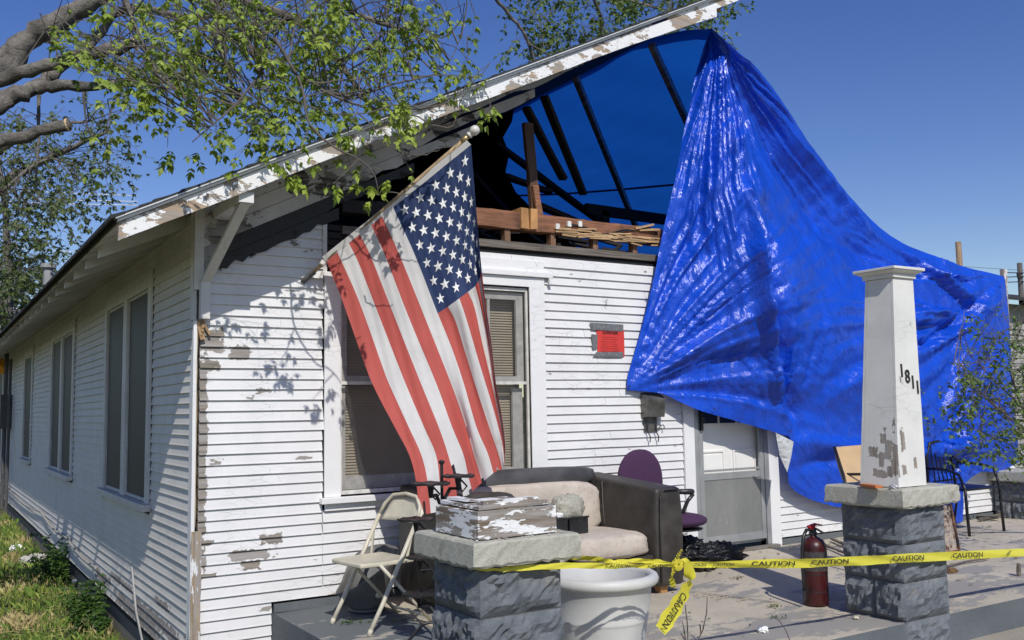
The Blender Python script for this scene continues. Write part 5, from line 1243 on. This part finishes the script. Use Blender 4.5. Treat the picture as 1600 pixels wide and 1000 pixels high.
# --- near tree, its trunk out of the picture to the left
ta = thing('tree', 'large leaning tree with pruned grey limbs and fresh yellow green leaves over the left roof', 'tree', (-4.5, 3.0, -.62))
ROOT = Vector((-4.4, 3.0, -.65))
Pb(lambda m: m.tube([ROOT, ROOT+Vector((.1, 0, 1.2)), ROOT+Vector((.5, -.1, 2.6)), ROOT+Vector((1.0, -.2, 3.7)), ROOT+Vector((1.5, -.3, 4.5))], [.42, .34, .30, .27, .22], 16), 'trunk', M_bark, ta, smooth=True)
J = ROOT+Vector((1.5, -.3, 4.5)); J2 = ROOT+Vector((.9, -.2, 3.5))
LIMBS = [
 ([(0, 108, 2.2, .12), (60, 48, 2.1, .11), (130, 12, 2.0, .10), (260, -60, 1.8, .08)], J),
 ([(0, 88, 2.6, .085), (50, 60, 2.6, .08), (100, 40, 2.6, .07), (170, -20, 2.6, .06)], J),
 ([(-10, 128, 1.2, .066), (60, 106, 1.0, .06), (130, 85, .8, .056), (212, 69, .6, .050)], J),
 ([(-10, 175, 1.8, .085), (30, 148, 1.8, .075), (70, 135, 1.8, .062), (150, 133, 1.7, .05), (230, 128, 1.6, .042), (300, 112, 1.5, .032), (362, 114, 1.4, .018)], J),
 ([(-10, 158, 2.2, .08), (55, 132, 2.2, .07), (95, 105, 2.2, .055), (150, 60, 2.2, .05), (180, 22, 2.2, .045), (215, 12, 2.0, .04), (300, 28, 1.6, .032), (380, 18, 1.2, .026), (445, 36, .9, .022)], J),
 ([(-10, 224, .6, .056), (40, 212, .55, .053), (106, 195, .5, .048)], J2),
 ([(330, -10, .4, .045), (440, 22, .3, .04), (495, 50, .2, .036), (535, 105, .1, .03), (570, 150, 0, .022), (596, 190, -.1, .010)], None),
 ([(500, -10, -.4, .026), (560, 22, -.4, .024), (620, 45, -.45, .021), (646, 66, -.5, .018)], None),
 ([(528, 95, .0, .014), (565, 82, -.1, .013), (606, 62, -.2, .010)], None),
 ([(195, -5, .2, .024), (214, 50, .2, .020), (236, 95, .2, .016), (262, 150, .2, .008)], None),
 ([(330, -8, -.2, .022), (342, 60, -.2, .020), (356, 115, -.3, .014), (378, 165, -.3, .006)], None),
 ([(370, 20, -.6, .022), (390, 70, -.6, .02), (405, 110, -.6, .013), (430, 160, -.7, .006)], None),
 ([(420, 95, -.9, .008), (380, 150, -.9, .008), (340, 188, -.9, .007), (300, 222, -.9, .004)], None),
 ([(470, 120, -.8, .012), (540, 150, -.85, .011), (620, 130, -.9, .008), (690, 110, -.9, .005), (720, 60, -.9, .003)], None),
 ([(500, 140, -.9, .012), (560, 165, -.95, .010), (620, 172, -.95, .008), (700, 160, -1.0, .006), (740, 120, -1.0, .004), (766, 98, -1.0, .003)], None),
 ([(430, 60, -1.0, .012), (470, 130, -1.1, .010), (482, 190, -1.2, .009), (520, 228, -1.3, .008), (560, 248, -1.35, .006), (584, 272, -1.4, .005), (592, 306, -1.4, .003)], None),
 ([(60, 140, 2.4, .02), (60, 220, 2.4, .014), (55, 300, 2.4, .006)], None), ([(130, 140, 2.2, .015), (135, 190, 2.2, .009), (150, 230, 2.2, .004)], None),
]
nodes = []
for pts, base in LIMBS:
    P, R_ = limb_path(pts)
    if base is not None: P = [base, base.lerp(P[0], .6)]+P; R_ = [R_[0]*1.25, R_[0]*1.1]+R_
    m = MB(); m.tube(P, R_, 9); m.build('branch', M_bark if R_[0] > .015 else M_twig, ta, smooth=True)
    nodes += [(p, r) for p, r in zip(P[2:], R_[2:])]
for (px, py, y, r), dirv in (((213, 69, .6, .049), None), ((107, 195, .5, .047), None)):
    c = at(px, py, 1, y); d = (c-at(px-12, py+(2.0 if px > 200 else 2.6), 1, y+.03)).normalized(); m = MB(); m.lathe([(0, .004), (r, .003), (r, -.01)], c, 16, ax=d); m.build('cut_end', M_cut, ta)
A_lv = Leaves(); tw = MB()
def inA(x, y):
    # density of the near foliage
    if y > 200-max(0, (x-430))*.32: return 0
    if x < 160: return .38 if y < 90 else .04
    if x < 300: return .95 if y < 125 else .10
    if x < 560: return 1.0 if y < 110 else (.60 if y < 200 else .2)
    if x < 640: return .62
    if x < 740: return .30
    return 0
cnt = 0
nodeP = [p for p, r in nodes]
while cnt < 330:
    x = random.uniform(40, 735); y = random.uniform(-40, 215)
    if random.random() > inA(x, y): continue
    cnt += 1; P = at(x, y, 1, random.uniform(-1.1, 1.6) if x < 500 else random.uniform(-1.2, .2))
    N_ = min(random.sample(nodeP, 60), key=lambda q: (q-P).length); dv = P-N_
    if dv.length > .25: mid = N_.lerp(P, .5)+rvec(.05)+Vector((0, 0, .06)); tw.tube([N_, mid, P], [.007, .005, .003], 4, cap=False)
    twig(tw, A_lv, P, Vector((random.uniform(-.1, 1), random.gauss(0, .5), random.uniform(-.9, .25))), random.uniform(.22, .5), .0035, 4, .052, 3, .8, 1)
# sprigs on the low right twigs, in front of the rake board
spr = []
def sprig(px, py, y, n, L=.055):
    P = at(px, py, 1, y)
    for i in range(n): spr.append((P+rvec(.03)+Vector((0, 0, -.012*i)), (Vector((random.gauss(0, .6), random.gauss(-.2, .5), -.4))).normalized(), L*random.uniform(.8, 1.3)))
for a in ((455, 262, -1.2, 5), (470, 270, -1.2, 4), (520, 290, -1.35, 6), (558, 276, -1.35, 4), (572, 284, -1.4, 5), (596, 270, -1.4, 4), (640, 168, -1.0, 9), (652, 175, -1.0, 7), (628, 172, -1.0, 5), (763, 158, -1.0, 6), (760, 176, -1.0, 5), (500, 160, -1.1, 7), (545, 205, -1.2, 6), (480, 225, -1.2, 6), (440, 240, -1.2, 4), (532, 205, -1.2, 4), (255, 180, -.2, 5), (262, 232, -.2, 7), (310, 238, -.3, 5), (375, 258, -.6, 6), (410, 232, -.7, 5), (700, 115, -1, 5), (690, 90, -1, 5), (675, 40, -.9, 6), (700, 20, -.9, 6), (350, 196, -.9, 4)): sprig(*a)
base_meshes = []
for k in range(6):
    L_ = Leaves(); L_.leaf(Vector((0, 0, 0)), Vector((.3, -.2, -.6)), 1.0, 3 if k % 2 else 5, .30); m = MB(); m.v = [tuple(v) for v in L_.v]; m.f = L_.f; m.m = [0]*len(L_.f); base_meshes.append(m.mesh('leaf', M_leafA))
for p, d, L in spr[:290]:
    o = bpy.data.objects.new('leaf', random.choice(base_meshes)); link(o, ta); o.location = p-ta.location; o.scale = (L, L, L); o.rotation_euler = (random.gauss(0, .3), random.gauss(0, .3), random.uniform(0, 6.28))
for a, b in (((640, 130, -.9), (640, 172, -1.0)), ((700, 160, -1.0), (762, 150, -1.0)), ((762, 150, -1.0), (762, 178, -1.0)), ((482, 200, -1.2), (455, 262, -1.2)), ((560, 248, -1.35), (520, 288, -1.35)), ((584, 262, -1.4), (600, 264, -1.4)), ((560, 120, -.9), (545, 205, -1.2)), ((262, 150, .2), (262, 230, -.2))):
    A_, B_ = at(a[0], a[1], 1, a[2]), at(b[0], b[1], 1, b[2]); tw.tube([A_, A_.lerp(B_, .5)+rvec(.02), B_], [.005, .004, .002], 4, cap=False)
# bare long twigs near the rake
for pts in ([(560, 175), (610, 230), (660, 242), (690, 232)], [(620, 170), (700, 200), (724, 150), (764, 100)], [(480, 130), (600, 120), (700, 118), (745, 120)], [(590, 306), (600, 300), (640, 306)], [(650, 40), (690, 60), (720, 30), (716, 0)], [(440, 150), (540, 180), (620, 165), (690, 168)]):
    q = [at(a, b, 1, -1.0-.1*i) for i, (a, b) in enumerate(pts)]; q = crpoly([tuple(v) for v in q], 5); tw.tube([Vector(v)+rvec(.006) for v in q], [.006*(1-.6*i/len(q)) for i in range(len(q))], 4, cap=False)
o = tw.build('twigs', M_twig, ta); o['kind'] = 'stuff'
A_lv.build('foliage', M_leafA, ta)

def bgtree(name, label, base, limbs, polys, n, mat, lsz, L, y0, y1, cat='tree', twr=.012, k=3, leafn=5, tr=.25, droop=.6):
    T = thing(name, label, cat, tuple(base)); B = Vector(base); lv = Leaves(); tm = MB(); nd = []
    for pts in limbs:
        P, R_ = limb_path(pts); m = MB(); m.tube(P, R_, 7); m.build('branch', M_bark, T, smooth=True); nd += P
    f0 = limb_path(limbs[0])[0][0]; Pb(lambda m: m.tube([B, B.lerp(f0, .5)+Vector((.1, 0, 0)), f0], [tr*1.2, tr, limbs[0][0][3]*1.1], 10), 'trunk', M_bark, T, smooth=True)
    c = 0; tries = 0
    while c < n and tries < 40000:
        tries += 1; fx = polys(random.random(), random.random())
        if fx is None: continue
        x, y = fx; P = at(x, y, 1, random.uniform(y0, y1)); c += 1
        N_ = min(random.sample(nd, min(25, len(nd))), key=lambda q: (q-P).length)
        if random.random() < .5: tm.tube([N_, N_.lerp(P, .5)+rvec(.12)+Vector((0, 0, .15)), P], [twr, twr*.7, twr*.35], 3, cap=False)
        twig(tm, lv, P, Vector((random.gauss(.2, .6), random.gauss(0, .5), random.uniform(-.8, .1))), L*random.uniform(.6, 1.2), twr*.4, leafn, lsz, k, droop, 1)
    o = tm.build('twigs', M_twig, T); o['kind'] = 'stuff'; lv.build('foliage', mat, T); return T
def regB(u, v):
    x = -30+300*u; y = 150+340*v
    lim = 480 - max(0, x-10)*1.35 if x > 0 else 500
    if y > lim: return None
    dens = .9 if y > 230 else .4
    if x > 120: dens *= .75
    if x > 200: dens *= .5
    if fbm(x*.03, y*.035, 4) < -.25: dens *= .25
    return (x, y) if random.random() < dens else None
bgtree('tree', 'drooping dark leaved tree behind the far left roof, below the pruned limbs', (-3.6, 18, -.65),
  [[(-40, 330, 16, .16), (20, 280, 15, .12), (90, 240, 14, .08), (170, 205, 13, .04)], [(14, 500, 15, .10), (12, 420, 15, .09), (8, 340, 15, .07), (0, 260, 15, .05)], [(-20, 250, 14, .08), (60, 200, 13, .05), (140, 190, 12.5, .03)], [(0, 300, 13, .05), (70, 250, 13, .03), (120, 260, 13, .015)]],
  regB, 250, M_leafB, .085, .9, 11, 17, twr=.014, leafn=6)
def regB2(u, v):
    x = -30+130*u; y = 400+110*v; return (x, y) if y < 520-x*.9 else None
bgtree('tree', 'pale green distant tree low behind the left end of the roof', (-8, 34, -.65), [[(-10, 520, 32, .12), (10, 450, 32, .07), (40, 410, 32, .03)]], regB2, 90, leafmat('pale far leaf', (.09, .13, .05), (.16, .20, .08)), .16, 1.4, 29, 35, twr=.02, leafn=10)
def regC(u, v):
    x = 800+360*u; y = -60+175*v; lim = 118-(x-790)*.29
    if y > lim: return None
    d = .9 if y < 75-(x-850)*.15 else .35
    if x < 850: d *= .4
    if x > 1040: d *= .7
    return (x, y) if random.random() < d else None
bgtree('tree', 'leafy tree standing behind the house, showing above the middle of the rake', (7.5, 16, -.65),
  [[(930, 110, 12, .10), (940, 40, 11.5, .07), (925, -10, 11, .05), (900, -80, 11, .04)], [(855, 105, 10.5, .03), (838, 100, 10.5, .045), (820, 55, 10.3, .045), (795, 22, 10.2, .045), (766, -12, 10, .05)], [(880, 100, 10.5, .02), (850, 82, 10.4, .025), (828, 70, 10.3, .03)], [(835, -30, 10.5, .02), (825, 10, 10.5, .018), (845, 40, 10.5, .014), (850, 80, 10.5, .01)], [(1100, 50, 11, .02), (1050, 20, 11, .03), (980, 0, 11, .04), (925, -10, 11, .05)]],
  regC, 230, leafmat('rear leaf', (.085, .15, .022), (.17, .25, .045)), .10, .75, 9.5, 12.5, twr=.010, leafn=6)
# sprigs peeping out right of the roof tip
lv = Leaves(); tm = MB()
for px, py in ((1134, 50), (1140, 62), (1150, 52), (1148, 76), (1136, 58), (1142, 66)): 
    P = at(px, py, 1, 10.8); [lv.leaf(P+rvec(.05), rvec(1).normalized(), .085, 3) for _ in range(4)]
P = [at(a, b, 1, 10.8) for a, b in ((1100, 40), (1128, 46), (1142, 62), (1150, 78))]; tm.tube(P, .008, 4)
T_ = [o for o in bpy.data.objects if o.get('label', '').startswith('leafy tree standing')][0]; o = lv.build('foliage', M_leafA, T_); tm.build('branch', M_twig, T_)

# shrub at the right edge, in front of the tarp
def regS(u, v):
    x = 1478+150*u; y = 495+215*v; cxx = 1560+20*math.sin(y*.03)
    if x < 1490 + abs(y-600)*.25 - 6 and random.random() < .8: return None
    if x < 1530 and not (535 < y < 660): return None
    if fbm(x*.05, y*.06, 2) < -.1 and random.random() < .8: return None
    return (x, y)
bgtree('shrub', 'sparse green shrub leaning in at the right edge, in front of the tarp', (9.3, -1.75, -.2),
  [[(1640, 720, -1.6, .022), (1600, 640, -1.6, .018), (1580, 580, -1.6, .012), (1590, 520, -1.6, .006)], [(1640, 690, -1.7, .016), (1580, 655, -1.7, .011), (1530, 610, -1.7, .007), (1490, 570, -1.7, .003)], [(1620, 660, -1.5, .014), (1560, 600, -1.5, .009), (1510, 550, -1.5, .004)], [(1630, 740, -1.5, .014), (1570, 690, -1.5, .009), (1530, 690, -1.5, .004)]],
  regS, 165, leafmat('shrub leaf', (.07, .14, .02), (.20, .28, .06)), .038, .28, -2.0, -1.2, cat='shrub', twr=.005, leafn=4, tr=.03, droop=.1)

# ------------------------------------------------------------------ lawn
G_ = MB(); n = 42000
ys = rng.random(n)**1.7*17-1.5; xs = -.04-rng.random(n)*(.9+.12*np.maximum(0, ys)+1.2); 
vals = rng.random((n, 7)); V = np.zeros((n*4, 3)); 
hh = .035+.075*vals[:, 0]**2; aa = vals[:, 1]*6.283; ln = (vals[:, 2]-.3)*.9; w = .003+.005*vals[:, 3]*(1+ys*.06)
cl = np.array([fbm(x*3.1, y*2.7, 1) for x, y in zip(xs, ys)]); dry = np.array([fbm(x*1.3, y*1.1, 6) for x, y in zip(xs, ys)]); hh = hh*(1+.5*cl)*(1+.03*ys)
zb = -.62+.0*xs; bx_, by_ = np.cos(aa), np.sin(aa)
V[0::4] = np.stack([xs-by_*w, ys+bx_*w, zb], 1); V[1::4] = np.stack([xs+by_*w, ys-bx_*w, zb], 1)
V[2::4] = np.stack([xs+by_*w*.6+bx_*hh*ln*.6, ys-bx_*w*.6+by_*hh*ln*.6, zb+hh*.7], 1); V[3::4] = np.stack([xs+bx_*hh*ln*1.6, ys+by_*hh*ln*1.6, zb+hh], 1)
F_ = [(4*i, 4*i+1, 4*i+2, 4*i+3) for i in range(n)]
G_.v = V.tolist(); G_.f = F_; G_.m = [int(x) for x in np.where(dry+vals[:, 4]*.9 > .95, 2, np.where(vals[:, 5] > .6, 1, 0))]
M_g1 = simple('grass green', (.11, .19, .025), .7, .35, 3, 0); M_g2 = simple('grass light', (.24, .29, .05), .7, .3, 3, 0); M_g3 = simple('grass straw', (.46, .37, .17), .8, .25, 3, 0)
tag(G_.build('lawn', [M_g1, M_g2, M_g3]), 'patchy green and straw coloured grass along the left wall', 'grass', kind='stuff')
lv = Leaves()
for i in range(5200):
    y = random.random()**1.5*13-.5; x = -.1-random.random()*(1.5+.1*y)
    if fbm(x*2.2, y*1.9, 9) < .05: continue
    P = Vector((x, y, -.61+.05*random.random())); lv.leaflet(P, Vector((random.gauss(0, 1), random.gauss(0, 1), .3)).normalized(), Vector((random.gauss(0, .3), random.gauss(0, .3), 1)).normalized(), random.uniform(.025, .05), .014)
m = MB(); m.v = [tuple(v) for v in lv.v]; m.f = lv.f; m.m = [0]*len(lv.f); tag(m.build('ground_cover', M_leafW), 'low broad leaved weeds spread through the lawn', 'ground cover', kind='stuff')
lv = MB()
for i in range(420):
    y = random.random()**1.4*9+.2; x = -.15-random.random()*1.5; a = random.uniform(0, 6.28); L = random.uniform(.04, .16); lv.bar((x, y, -.575+random.random()*.03), (x+L*math.cos(a), y+L*math.sin(a), -.57+random.random()*.04), .004, .003)
tag(lv.build('dry_stalks', M_g3), 'dry straw stalks and clippings on the lawn', 'straw', kind='stuff')
WG = 'leafy weeds growing against the side wall'
def weed(x, y, h, r, nst, label, L=.05):
    T = thing('weed_plant', label, 'weed', (x, y, -.62), WG); lv = Leaves(); tm = MB()
    for s in range(nst):
        a = random.uniform(0, 6.28); q = Vector((x+random.gauss(0, r*.35), y+random.gauss(0, r*.5), -.63)); P = [q.copy()]; hh_ = h*random.uniform(.45, 1.05); d = Vector((random.gauss(-.12, .25), random.gauss(0, .3), 1))
        for i in range(6):
            d = (d+rvec(.13)).normalized(); q = q+d*hh_/6; q.x = min(q.x, -.05); P.append(q.copy())
            for j in range(5 if i > 0 else 2): lv.leaflet(q+rvec(.008), Vector((random.gauss(0, 1), random.gauss(0, 1), random.uniform(-.5, .3))).normalized(), Vector((random.gauss(0, .4), random.gauss(-.3, .4), 1)).normalized(), L*random.uniform(.6, 1.25), L*.36)
        tm.tube(P, [.004, .004, .004, .003, .003, .002, .0015], 4, cap=False)
    o = tm.build('stem', M_leafW, T); o['kind'] = 'stuff'; lv.build('foliage', M_leafW, T)
for px, py, zz, h, r, ns, lab in ((118, 905, -.6, .62, .30, 34, 'tall dark leafy weed clump climbing the side wall below the second window'), (176, 965, -.6, .55, .24, 30, 'leafy weed clump with climbing shoots nearest the front corner'), (85, 900, -.6, .35, .35, 22, 'low leafy weed clump beside the grey stone'), (150, 985, -.6, .28, .25, 18, 'low yellow green weeds between the two taller clumps')):
    q = atZ(px, py, zz); weed(min(q.x, -.12), q.y, h, r, ns, lab)
T = thing('grass_tuft', 'long bladed green tuft at the foot of the house corner', 'grass tuft', (-.14, .95, -.62)); m = MB()
for i in range(70):
    a = random.uniform(0, 6.28); q = Vector((-.14+random.gauss(0, .03), .95+random.gauss(0, .12), -.62)); k = random.uniform(.15, .42); d = Vector((math.cos(a)*.5, math.sin(a)*.5, 0))
    p1, p2, p3 = q, q+Vector((0, 0, k*.6))+d*k*.25, q+Vector((0, 0, k*.75))+d*k*.8; s_ = Vector((-math.sin(a), math.cos(a), 0))*.005
    m.add([p1-s_, p1+s_, p2+s_, p2-s_, p3], [(0, 1, 2, 3), (3, 2, 4)])
m.build('blades', M_leafW, T)['kind'] = 'stuff'
def stone(c, r, mat, name, label, cat, sq=(1, 1, .5), seed=0):
    m = MB()
    def fn(u, v):
        t_, p_ = u*2*math.pi, v*math.pi; d = Vector((math.sin(p_)*math.cos(t_), math.sin(p_)*math.sin(t_), math.cos(p_))); k = 1+.22*fbm(d.x*2.3+seed, d.y*2.1+d.z*2, seed); k = round(k*7)/7*.5+k*.5
        return Vector(c)+Vector((d.x*sq[0], d.y*sq[1], d.z*sq[2]))*r*k
    m.grid(fn, 16, 9); return tag(m.build(name, mat), label, cat)
q = atZ(52, 878, -.58); stone((q.x+.02, q.y, -.56), .16, M_stone, 'stone', 'pale grey flat stone lying in the grass against the foundation', 'stone', (1.2, .8, .55), 3)
q = atZ(25, 862, -.6); crumple((q.x, q.y, -.56), .10, M_star, 'litter', 'crumpled white litter lying on the lawn', 'litter')
q = atZ(116, 908, -.55); crumple((q.x, q.y, -.55), .025, M_star, 'litter', 'tiny white scrap between the wall weeds', 'litter')

# ------------------------------------------------------------------ debris on the porch
def onslab(): 
    while True:
        if random.random() < .5: x, y = random.uniform(3.2, 6.6), -abs(random.gauss(0, .5))
        else: x, y = random.uniform(5, 9.6), random.uniform(-2.4, -.2)
        if y > SL_Y: return x, y, .008
chips(240, onslab, .026, simple('dry leaf', (.20, .12, .05), .85, .4, 30, 0), 'dry_leaves', 'dry brown leaves scattered on the porch floor', 'dry leaves')
chips(200, lambda: (random.uniform(1.3, 9), random.uniform(-2.7, -.1), .008), .013, simple('grit', (.13, .11, .08), .9, .4, 30, 0), 'floor_litter', 'small dark bits of litter over the porch floor', 'litter')
chips(70, lambda: (lambda q: (q.x+random.gauss(0, .05), q.y+random.gauss(0, .03), .010))(atZ(*random.choice([(1080, 930), (1100, 932), (1130, 936), (1160, 940), (1210, 948)]), 0)), .014, simple('straw bit', (.42, .34, .2), .9, .3, 30, 0), 'crack_litter', 'pale chips gathered along the floor crack', 'litter')
lv = Leaves()
for (px, py, nn) in ((545, 975, 26), (570, 974, 12), (622, 972, 10), (1212, 950, 14), (1150, 905, 12), (1215, 968, 14), (1545, 825, 12)):
    q = atZ(px, py, 0)
    for i in range(nn): lv.leaflet(Vector((q.x+random.gauss(0, .03), q.y+random.gauss(0, .02), .008)), Vector((random.gauss(0, 1), random.gauss(0, 1), .9)).normalized(), Vector((0, 0, 1)).lerp(rvec(.4), .3).normalized(), random.uniform(.015, .04), .006)
m = MB(); m.v = [tuple(v) for v in lv.v]; m.f = lv.f; m.m = [0]*len(lv.f); tag(m.build('crack_weeds', M_leafW), 'tiny green weeds sprouting from cracks in the slab', 'weeds', kind='stuff')
q = atZ(1192, 989, 0); crumple((q.x, q.y, .02), .032, M_star, 'paper_ball', 'crumpled white paper at the bottom of the porch floor', 'paper')
q = atZ(1338, 968, 0); stone((q.x, q.y, .012), .018, simple('pale chip', (.6, .55, .42), .8), 'chip', 'small pale triangular chip beside the tall post pillar base', 'chip', seed=5)
for i, (a, b, w, lab) in enumerate((((1300, 842), (1345, 862), .035, 'weathered stick lying right of the extinguisher'), ((1285, 850), (1330, 868), .025, 'thin broken stick under the weathered one right of the extinguisher'))):
    p_, q_ = atZ(*a, .03), atZ(*b, .03); tag(Pb(lambda m: m.bar(p_, q_, w, .02, seg=4, jit=.003), 'stick', M_weathered), lab, 'stick')
p_, q_ = atZ(1270, 812, .1), atZ(1312, 818, .1)
for a, b in (((1512, 795), (1560, 802)), ((1570, 800), (1600, 786))):
    pass
p_, q_ = atZ(1480, 885, .02), atZ(1545, 872, .02); tag(Pb(lambda m: m.tube([p_, p_.lerp(q_, .5)+Vector((0, .03, 0)), q_], .010, 6), 'stick', M_twig), 'dark thin stick on the floor right of the tall post pillar', 'stick')
p_ = atZ(1592, 900, 0); tag(Pb(lambda m: m.bar((p_.x, p_.y, .0), (p_.x+.01, p_.y, .10), .03, .02, (0, 1, 0), seg=2, jit=.003), 'wood_peg', M_weathered), 'short upright wooden peg on the slab near the right edge', 'peg')
q = atZ(1487, 895, 0); stone((q.x, q.y, .015), .05, simple('brown lump', (.16, .09, .04), .9, .5, 40, .8, bsc=60, bd=.02), 'leaf_clump', 'brown curled leaf clump beside the tall post pillar', 'leaf clump', (1.2, .8, .5), 8)
pl = [((1516, 806), (1562, 808), .07), ((1530, 812), (1580, 800), .05)]
for i, (a, b, w) in enumerate(pl):
    p_, q_ = atZ(*a, .03), atZ(*b, .05); tag(Pb(lambda m: m.bar(p_, q_, w, .02, seg=3, jit=.004), 'wood_scrap', M_weathered), ['wide brown wood scrap by the foot of the wall behind the patio chair', 'thin brown wood scrap leaning near the farthest pillar'][i], 'wood scrap')
# bare weed stems in front, sprouting beyond the slab crack
T = thing('weed_plant', 'thin bare weed stems between the white pot and the tall post pillar', 'weed', tuple(atZ(1085, 1003, 0))); m = MB(); lv = Leaves(); yw = atZ(1085, 1010, 0).y
for pts in ([(1085, 1010), (1098, 985), (1104, 958), (1105, 932)], [(1075, 1010), (1074, 975), (1071, 950), (1071, 945)], [(1072, 1008), (1069, 985), (1066, 970)], [(1095, 990), (1094, 978), (1093, 975)], [(1072, 1003), (1064, 990), (1066, 995)]):
    q = [at(a, b, 1, yw) for a, b in pts]; m.tube(q, [.004]*(len(q)-1)+[.002], 5)
for px, py in ((1066, 956), (1074, 957), (1104, 970), (1099, 971), (1106, 968), (1068, 990)): lv.leaf(at(px, py, 1, yw-.01), Vector((random.gauss(0, 1), 0, .4)).normalized(), .025, 1)
m.build('stem', M_twig, T); lv.build('foliage', M_leafW, T)
T = thing('weed_plant', 'single thin weed stem arching left of the tall post pillar base', 'weed', tuple(atZ(1235, 1003, 0))); m = MB(); yw = atZ(1235, 1006, 0).y
m.tube([at(a, b, 1, yw) for a, b in ((1236, 1006), (1228, 985), (1218, 970), (1207, 962))], .003, 5); m.build('stem', M_twig, T)

# ------------------------------------------------------------------ beyond: neighbour, poles, wires
nb = thing('neighbour_house', 'weathered grey clapboard building beyond the right end of the tarp', 'building', (24, 8, -.62)); a = at(1572, 470, 1, 8)
t = NT('neighbour siding'); M_nb = simple('neighbour grey boards', (.34, .33, .30), .85, .3, 5, .2)
for k in range(26):
    z = -.6+k*.16
    if z+.16 > a.z: break
    Pb(lambda m: m.hexa([(a.x-.6, 7.96, z), (a.x+14, 7.96, z), (a.x+14, 8.1, z), (a.x-.6, 8.1, z), (a.x-.6, 7.995, z+.165), (a.x+14, 7.995, z+.165), (a.x+14, 8.1, z+.165), (a.x-.6, 8.1, z+.165)]), 'clapboard', M_nb, nb)
Pb(lambda m: m.hexa([(a.x-.9, 7.5, a.z-.05), (a.x+14, 7.5, a.z-.05), (a.x+14, 12, a.z+.9), (a.x-.9, 12, a.z+.9), (a.x-.9, 7.5, a.z+.02), (a.x+14, 7.5, a.z+.02), (a.x+14, 12, a.z+1.0), (a.x-.9, 12, a.z+1.0)]), 'roof', M_shingle, nb)
Pb(lambda m: m.box((a.x-.6, 8.11, -.6), (a.x+14, 12, a.z-.06)), 'wall', M_nb, nb)
p_ = at(1497, 378, 1, 22); tag(Pb(lambda m: m.tube([(p_.x+.15, 22, -.7), (p_.x, 22, p_.z)], [.19, .15], 12), 'utility_pole', woodmat('pole wood', (.30, .20, .12), (20, 20, 2), char=.0), smooth=True), 'brown wooden utility pole top rising behind the sagging tarp edge', 'utility pole')
ut = thing('utility_pole', 'thick dark pole with cross wires at the right edge above the neighbour roof', 'utility pole', tuple(at(1592, 452, 1, 9)))
p_ = at(1593, 411, 1, 9); b_ = at(1598, 500, 1, 9); Pb(lambda m: m.tube([(b_.x+.1, 9, -.65), b_, p_], [.10, .085, .075], 12), 'pole', simple('dark pole', (.10, .09, .08), .8), ut, smooth=True)
Pb(lambda m: m.tube([at(1592.5, 426, 1, 9), at(1594, 434, 1, 9)], .085, 12), 'band', M_weathered, ut)
for y0_, y1_ in ((426, 427), (433, 431), (441, 439)): Pb(lambda m: m.tube([at(1572, y0_, 1, 8.9), at(1630, y1_, 1, 8.9)], .014, 6), 'wire', M_blk, ut)
for i, (ya, yb) in enumerate(((291, 306), (305, 315), (311, 321))):
    a_, b_ = at(-60, ya, 1, 30), at(215, yb, 1, 26); tag(Pb(lambda m: m.tube([a_, a_.lerp(b_, .5)+Vector((0, 0, -.05)), b_], .016, 5), 'power_line', simple('pale cable', (.75, .78, .8), .4)), ['topmost of the three pale cables above the far left roof', 'middle of the three pale cables above the far left roof', 'lowest of the three pale cables above the far left roof'][i], 'power line', 'pale cables left of the house')
a_, b_ = at(-60, 383, 1, 30), at(130, 394, 1, 26); tag(Pb(lambda m: m.tube([a_, b_], .014, 5), 'power_line', simple('pale cable', (.75, .78, .8), .4)), 'single pale cable well below the other three, behind the left roof', 'power line')
a_ = at(1480, 415, 1, 20); b_ = at(1640, 425, 1, 20); tag(Pb(lambda m: m.tube([a_, b_], .012, 4), 'power_line', M_blk), 'thin dark wire across the sky right of the tarp', 'power line')
fb = atX(3, 572, -.14); tag(stone((-.14, fb.y, fb.z), .13, simple('orange lamp cover', (.8, .35, .02), .5), 'lamp_cover', 'x', 'lamp cover', (1, 1, 1.2)), 'orange rounded cover on the far end of the side wall', 'lamp cover')
# far belt of trees, low along the horizon
def belt(name, x0, x1, y, h, label, n=900):
    lv = Leaves()
    for i in range(n):
        x = random.uniform(x0, x1); z = random.random()**.8*h*(.7+.3*fbm(x*.2, 0, 3)); P = Vector((x, y+random.uniform(-2, 2), z-.5)); lv.leaflet(P, rvec(1).normalized(), rvec(1).normalized(), .9, .45)
    m = MB(); m.v = [tuple(v) for v in lv.v]; m.f = lv.f; m.m = [0]*len(lv.f); tag(m.build(name, M_leafB), label, 'trees', kind='stuff')
belt('far_trees', -110, 0, 70, 6, 'low distant tree mass behind the left end of the house', 2200)
belt('far_trees', 30, 110, 60, 4, 'low distant tree mass beyond the neighbour building', 2600)
